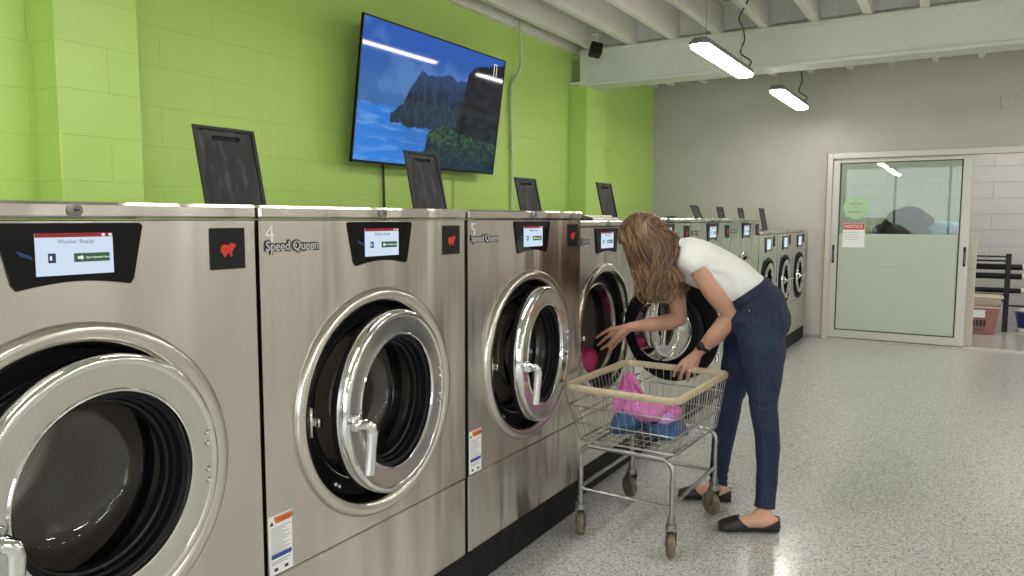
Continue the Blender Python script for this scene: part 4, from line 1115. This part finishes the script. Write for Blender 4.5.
limb(JP, [(-.830, 3.545, .86), (-.862, 3.546, .75), (-.884, 3.534, .65), (-.914, 3.508, .475), (-.934, 3.498, .315), (-.950, 3.500, .175), (-.956, 3.500, .074)], [.104, .096, .080, .058, .052, .046, .040], 24, 6, True)
ell(JP, (-.830, 3.545, .86), ((1,0,0),(0,1,0),(0,0,1)), (.104,)*3)
def jd(p):
    w = p + PO
    f_ = 0
    for (kz, s_) in ((.50, .10), (.12, .06), (.80, .07)):
        g = math.exp(-((w.z-kz)/s_)**2); f_ += g*.0030*math.sin(w.z*120 + 9*noise.noise(w*8) + w.x*50)*(.5+noise.noise(w*14))
    f_ += .004*noise.fractal(Vector((w.x*9, w.y*9, w.z*6)), 1., 2., 3)
    return f_
jeans = remeshed('jeans', off(JP), .0055, 'denim', person, 3, jd)
# cuffs, waistband, pocket stitching placed on the surface of the jeans
b = MB()
for c0, c1 in (((-.688, 3.266, .106), (-.688, 3.263, .091)), ((-.956, 3.500, .083), (-.956, 3.500, .068))):
    b.tube([c0, c1], [.0435, .0435], 28); 
off(b).build('cuff', 'denim', jeans, 40)
bvh = BVHTree.FromObject(jeans, bpy.context.evaluated_depsgraph_get())
def on_jeans(p, d=(0, 0, 0), lift=.001):
    q = Vector(p)-PO; loc, nor, i_, ds = bvh.find_nearest(q); return loc+nor*lift
b = MB()
def stitch(pts, r_=.0013):
    P = smooth_path(pts, 6); b.tube([on_jeans(p) for p in P], r_, 5)
# back pocket, side seam, yoke
stitch([(-.655, 3.385, .965), (-.665, 3.345, .940), (-.705, 3.310, .925)]); stitch([(-.655, 3.385, .965), (-.630, 3.36, .84), (-.638, 3.345, .82)]); stitch([(-.705, 3.310, .925), (-.690, 3.31, .84), (-.638, 3.335, .82)])
stitch([(-.79, 3.32, .99), (-.775, 3.30, .91), (-.76, 3.29, .80), (-.735, 3.275, .65), (-.72, 3.26, .49), (-.70, 3.26, .36), (-.69, 3.24, .22), (-.69, 3.22, .11)], .0009)
stitch([(-.91, 3.37, .955), (-.88, 3.33, .925), (-.83, 3.31, .925), (-.785, 3.31, .955)])
b.build('stitching', 'stitch', jeans, 60)
b = MB()
wb = []
for q in range(40):
    a = 2*PI*q/40; ca, sa = math.cos(a), math.sin(a); Tt = Vector((-.55, -.10, .75)).normalized(); la_ = Vector((-.13, 1, -.02)); la_ = (la_-Tt*la_.dot(Tt)).normalized(); dp_ = Tt.cross(la_)
    wb.append((ca, sa, la_, dp_, Tt))
vs = []
for (h_, ex) in ((-.034, .003), (-.032, .006), (0, .005), (.004, .003), (.004, -.010)):
    for ca, sa, la_, dp_, Tt in wb:
        k_ = (abs(ca)**2.4+abs(sa)**2.4)**(-1/2.4); vs.append(Vector((-.834, 3.4655, 1.006))+Tt*h_+la_*(.146+ex)*ca*k_+dp_*(.097+ex)*sa*k_ - PO)
b.add(vs, [(j*40+i, j*40+(i+1) % 40, (j+1)*40+(i+1) % 40, (j+1)*40+i) for j in range(4) for i in range(40)])
b.build('waistband', 'denim', jeans, 50)
b = MB(); p_ = on_jeans((-.79, 3.31, .935), lift=.002); ell(b, p_, ((1,0,0),(0,1,0),(0,0,1)), (.004,)*3, 10, 8); b.build('rivet', 'rivet', jeans, 60)

# t-shirt
TS = MB(); E2 = .011
t_secs = [((-.815, 3.470, .985), (-.12, 1, -.02), .130, .082), ((-.840, 3.463, 1.012), (-.13, 1, -.02), .139, .091), ((-.885, 3.450, 1.045), (-.18, .97, -.04), .146, .097), ((-.940, 3.436, 1.078), (-.25, .95, -.08), .154, .100), ((-1.038, 3.400, 1.125), latS, .164, .103), ((-1.100, 3.378, 1.158), latS, .150, .090), ((-1.148, 3.363, 1.180), latS, .095, .064)]
loft(TS, t_secs)
limb(TS, [(-1.055, 3.325, 1.155), (-1.022, 3.294, 1.142), (-1.000, 3.292, 1.108)], [.069, .069, .064], 24, 6, True)
ell(TS, (-1.040, 3.315, 1.150), ((1,0,0),(0,1,0),(0,0,1)), (.069,)*3)
limb(TS, [(-1.150, 3.44, 1.145), (-1.180, 3.462, 1.115), (-1.184, 3.470, 1.075)], [.066, .064, .062], 24, 6, True)
ell(TS, (-1.15, 3.44, 1.14), ((1,0,0),(0,1,0),(0,0,1)), (.066,)*3)
def td(p):
    w = p+PO
    return .0045*noise.fractal(Vector((w.x*8, w.y*8, w.z*8)), 1., 2., 3) + .003*math.sin(w.x*55+w.z*70+5*noise.noise(w*7))*math.exp(-((w.x+.90)/.07)**2) + .002*math.sin(w.x*60-w.z*60+5*noise.noise(w*6))*math.exp(-((w.x+1.03)/.05)**2)
tee = remeshed('t_shirt', off(TS), .0050, 'tee', person, 3, td)
scoop_c = Vector((-1.170, 3.352, 1.130)); 
def scoop(c_, n_):
    w = c_+PO
    return (w-Vector((-1.185, 3.345, 1.13))).length < .100 or (w-Vector((-1.130, 3.305, 1.070))).length < .052
delete_faces(tee, scoop)
so = tee.modifiers.new('thickness', 'SOLIDIFY'); so.thickness = .0025; so.offset = -1

# shoes
for H_, T_ in ((NH, NT), (FH, FT)):
    b = MB(); foot(b, (0, 0, 0), H_, T_, shoe=True, ex=.0085)
    sh = remeshed('ballet_flat', off(b), .0035, 'shoe', person, 2)
    Hv, Tv = Vector(H_)-PO, Vector(T_)-PO; dv = (Tv-Hv); Ls = dv.length; dv.normalize()
    def opening(c_, n_, Hv=Hv, dv=dv):
        s_ = (Vector((c_.x, c_.y, 0))-Vector((Hv.x, Hv.y, 0))).dot(Vector((dv.x, dv.y, 0)))
        lim = .060-.030*min(1, max(0, s_/.06)) + max(0, s_-.12)*.8
        return c_.z > lim and -.01 < s_ < .172
    delete_faces(sh, opening)
    so = sh.modifiers.new('thickness', 'SOLIDIFY'); so.thickness = .002; so.offset = 1
# watch on the left wrist
wc = Vector((-1.006, 3.390, .749)); ax_ = (Vector((-.955, 3.380, .804))-Vector((-1.029, 3.394, .724))).normalized(); q_ = ax_.to_track_quat('Z', 'Y')
b = MB(); b.lathe([(.0290, -.009), (.0315, -.009), (.0320, 0), (.0315, .009), (.0290, .009)], (0, 0, 0), 'z', 32)
b.v = [q_ @ v + wc - PO for v in b.v]; wt = b.build('wristwatch', 'watch', person, 50)
fd = Vector((-.05, -.90, .30)); fd = (fd-ax_*fd.dot(ax_)).normalized()
b = MB(); b.lathe([(.001, .010), (.018, .010), (.0205, .008), (.021, .0), (.001, 0)], (0, 0, 0), 'z', 28)
q2 = fd.to_track_quat('Z', 'Y'); b.v = [q2 @ v + wc + fd*.030 - PO for v in b.v]; b.build('watch_face', 'watch', wt, 50)

# hair: scalp cap plus many tapering locks
def hair():
    b = MB(); tones = []
    def tone_add(n_, f): tones.extend([f(i) for i in range(n_)])
    base = [(.095, .050, .025), (.13, .070, .034), (.19, .105, .052), (.065, .034, .018), (.26, .155, .080)]
    # cap
    n0 = len(b.v); nu, nv = 48, 28; vs = []; fs = []
    for j in range(nv+1):
        th = PI*j/nv*.72
        for i in range(nu):
            ph = 2*PI*i/nu
            d = (fwd*-0.30+up_*.95).normalized()
            A0 = d; A1 = lt; A2 = A0.cross(A1)
            v = A0*math.cos(th)+(A1*math.cos(ph)+A2*math.sin(ph))*math.sin(th)
            f_, l_, u_ = v.dot(fwd), v.dot(lt), v.dot(up_)
            r_ = 1+.02*math.sin(ph*31)+.02*noise.noise(v*12)
            vs.append(HP(-.014+f_*.103*r_, l_*.086*r_, .020+u_*.101*r_))
    fs = [(j*nu+i, (j+1)*nu+i, (j+1)*nu+(i+1) % nu, j*nu+(i+1) % nu) for j in range(nv) for i in range(nu)]
    b.add(vs, fs); tone_add(len(vs), lambda i: (.085, .043, .022))
    rnd = random.Random(11)
    def lock(path, r0, tone, tip):
        P = smooth_path(path, 5); n_ = len(P); k = 5
        s0 = len(b.v); ph = rnd.random()*6; am = rnd.uniform(.004, .015); fq = rnd.uniform(1.6, 2.8)
        Q = []
        for i, p in enumerate(P):
            t_ = i/(n_-1); sw = am*t_*math.sin(ph+fq*t_*6.28); Q.append(p+Vector((.8, .3, 0))*sw+Vector((-.3, .8, 0))*am*.6*t_*math.cos(ph*1.7+fq*t_*5))
        rr = [r0*(1-.75*(i/(n_-1))**3)*(1 if i else .6) for i in range(n_)]
        b.tube(Q, rr, k)
        for i in range(n_):
            t_ = i/(n_-1); c_ = tuple(a+(q-a)*(t_**1.5) for a, q in zip(tone, tip))
            tones.extend([c_]*k)
    def scalp(s_, a):   # s_: 0 forehead .. 1 nape along the parting; a: sideways angle
        th = R(-62+190*s_)      # from the crown direction forward negative
        v = (up_*math.cos(th)-fwd*math.sin(th))*math.cos(a)+lt*math.sin(a)
        return HC + fwd*(v.dot(fwd)*.113-.014) + lt*v.dot(lt)*.096 + up_*(v.dot(up_)*.112+.022)
    near = -1 if lt.y > 0 else 1
    N_ = 900
    for q in range(N_):
        side = near if q < N_*.72 else -near
        s_ = .88*rnd.random()**.9; a0 = rnd.uniform(-.15, .75)*side
        p0 = scalp(s_, a0); p1 = scalp(s_, a0+side*.35) + lt*side*.004; p2 = scalp(s_, side*min(1.45, abs(a0)+.85)) + lt*side*.012
        # curtain target: mapped along the head, converging downwards
        spread = s_/.88
        L_ = rnd.uniform(.70, 1.0)
        yb_ = 3.20+.03*rnd.random() if side == near else 3.40+.05*rnd.random()
        xe = -1.255 + .150*spread + rnd.uniform(-.024, .024); ze = .925 + .02*rnd.random() + (1-L_)*.36 + .05*abs(spread-.45)
        xm = p2.x*.45 + (xe)*.55 + (.018 if s_ > .5 else -.004); 
        mid1 = Vector((p2.x*.75+xe*.25, p2.y+(-.012 if side == near else .012), p2.z*.75+ze*.25)); mid2 = Vector((xm+.008, yb_+.01, (p2.z+ze)/2-.02)); mid3 = Vector((xe+rnd.uniform(-.014, .014), yb_, ze+.05))
        end = Vector((xe+rnd.uniform(-.022, .022), yb_+rnd.uniform(-.01, .02), ze))
        tn = base[rnd.choice((0, 0, 1, 1, 2, 3, 3, 4))]; tip = tuple(min(1, c_*rnd.uniform(1.3, 2.3)) for c_ in tn)
        off_ = lt*side*rnd.uniform(-.004, .012)
        lock([p0, p1, p2+off_, mid1+off_, mid2, mid3, end], rnd.uniform(.0022, .0042), tn, tip)
    # locks from the nape lying across the shoulder
    for q in range(230):
        a = rnd.uniform(-.35, .9)*near; p0 = scalp(rnd.uniform(.22, .80), a*.6)
        w_ = rnd.random()
        e1 = Vector((-1.172+rnd.uniform(-.02, .02), 3.31+rnd.uniform(-.04, .05), 1.275+rnd.uniform(-.03, .008))); e2 = Vector((-1.110+rnd.uniform(-.03, .012), 3.285+rnd.uniform(-.04, .04), 1.212+rnd.uniform(-.02, .014)))
        e3 = Vector((-1.118+rnd.uniform(-.02, .015), 3.236+rnd.uniform(-.02, .01), 1.165+rnd.uniform(-.02, .02))); e4 = Vector((-1.160+rnd.uniform(-.025, .015), 3.205+rnd.uniform(-.01, .02), 1.06+rnd.uniform(-.02, .02))); e5 = Vector((-1.190+rnd.uniform(-.03, .02), 3.20, .99+rnd.uniform(-.04, .03)))
        pth = [p0, e1, e2, e3, e4, e5] if w_ < .75 else [p0, e1, e2, e3]
        tn = base[rnd.choice((0, 1, 2, 3))]; lock(pth, rnd.uniform(.002, .0038), tn, tuple(c_*1.7 for c_ in tn))
    # locks falling from the back of the head over the near side of the neck
    for q in range(240):
        u_ = rnd.random(); p0 = scalp(rnd.uniform(.25, .80), near*rnd.uniform(.0, .5)); p1 = scalp(rnd.uniform(.45, .70), near*rnd.uniform(.6, .95))+lt*near*.008
        x_ = -.040+.075*u_
        g1 = Vector((-1.155+x_, 3.208+.02*rnd.random()+x_*.3, 1.225+rnd.uniform(-.02, .02))); g2 = Vector((-1.145+x_*.9, 3.200+.02*rnd.random()+x_*.3, 1.130+rnd.uniform(-.02, .02))); g3 = Vector((-1.175+x_*.9+rnd.uniform(-.015, .015), 3.190+.02*rnd.random(), 1.01+rnd.uniform(-.04, .04)))
        tn = base[rnd.choice((0, 0, 1, 1, 2, 3))]; lock([p0, p1, g1, g2, g3], rnd.uniform(.0024, .0042), tn, tuple(c_*rnd.uniform(1.3, 2.0) for c_ in tn))
    off(b); o = b.build('hair', 'hair', person, 70)
    ca = o.data.color_attributes.new('tone', 'FLOAT_COLOR', 'POINT')
    for i, c_ in enumerate(tones): ca.data[i].color = (*c_, 1)
hair()

# ------------------------------------------------------------------ light
def area(name, loc, rot, sx, sy, p, col=(1, 1, 1)):
    L_ = bpy.data.lights.new(name, 'AREA'); L_.shape = 'RECTANGLE'; L_.size = sx; L_.size_y = sy; L_.energy = p; L_.color = col
    o = bpy.data.objects.new(name, L_); C.objects.link(o); o.location = loc; o.rotation_euler = rot; return o
area('window_daylight', (-1.025, YF-.12, 1.55), (R(90), 0, 0), 3.65, 2.35, 75, (.88, .94, 1.))
area('window_daylight', (2.875, YF-.12, 1.55), (R(90), 0, 0), 3.55, 2.35, 75, (.88, .94, 1.))
w = bpy.data.worlds.new('World'); sc.world = w; w.use_nodes = True
bg = w.node_tree.nodes['Background']; sky = w.node_tree.nodes.new('ShaderNodeTexSky'); sky.sky_type = 'HOSEK_WILKIE'; sky.turbidity = 4
w.node_tree.links.new(sky.outputs[0], bg.inputs['Color']); bg.inputs['Strength'].default_value = .8

# ------------------------------------------------------------------ camera
cam = bpy.data.cameras.new('Camera'); co = bpy.data.objects.new('Camera', cam); C.objects.link(co)
cam.sensor_width = 36; cam.lens = 752/1024*36; cam.clip_start = .05
rt = Vector((.8566, .5159, .0016)); up = Vector((-.0485, .0775, .9958)); fw = Vector((-.5136, .8531, -.0914))
co.matrix_world = Matrix(((rt.x, up.x, -fw.x, 0), (rt.y, up.y, -fw.y, 0), (rt.z, up.z, -fw.z, 1.33), (0, 0, 0, 1)))
sc.camera = co
vs_ = sc.view_settings; vs_.view_transform = 'Standard'; vs_.look = 'None'; vs_.exposure = -.02; vs_.gamma = 1; vs_.use_curve_mapping = False
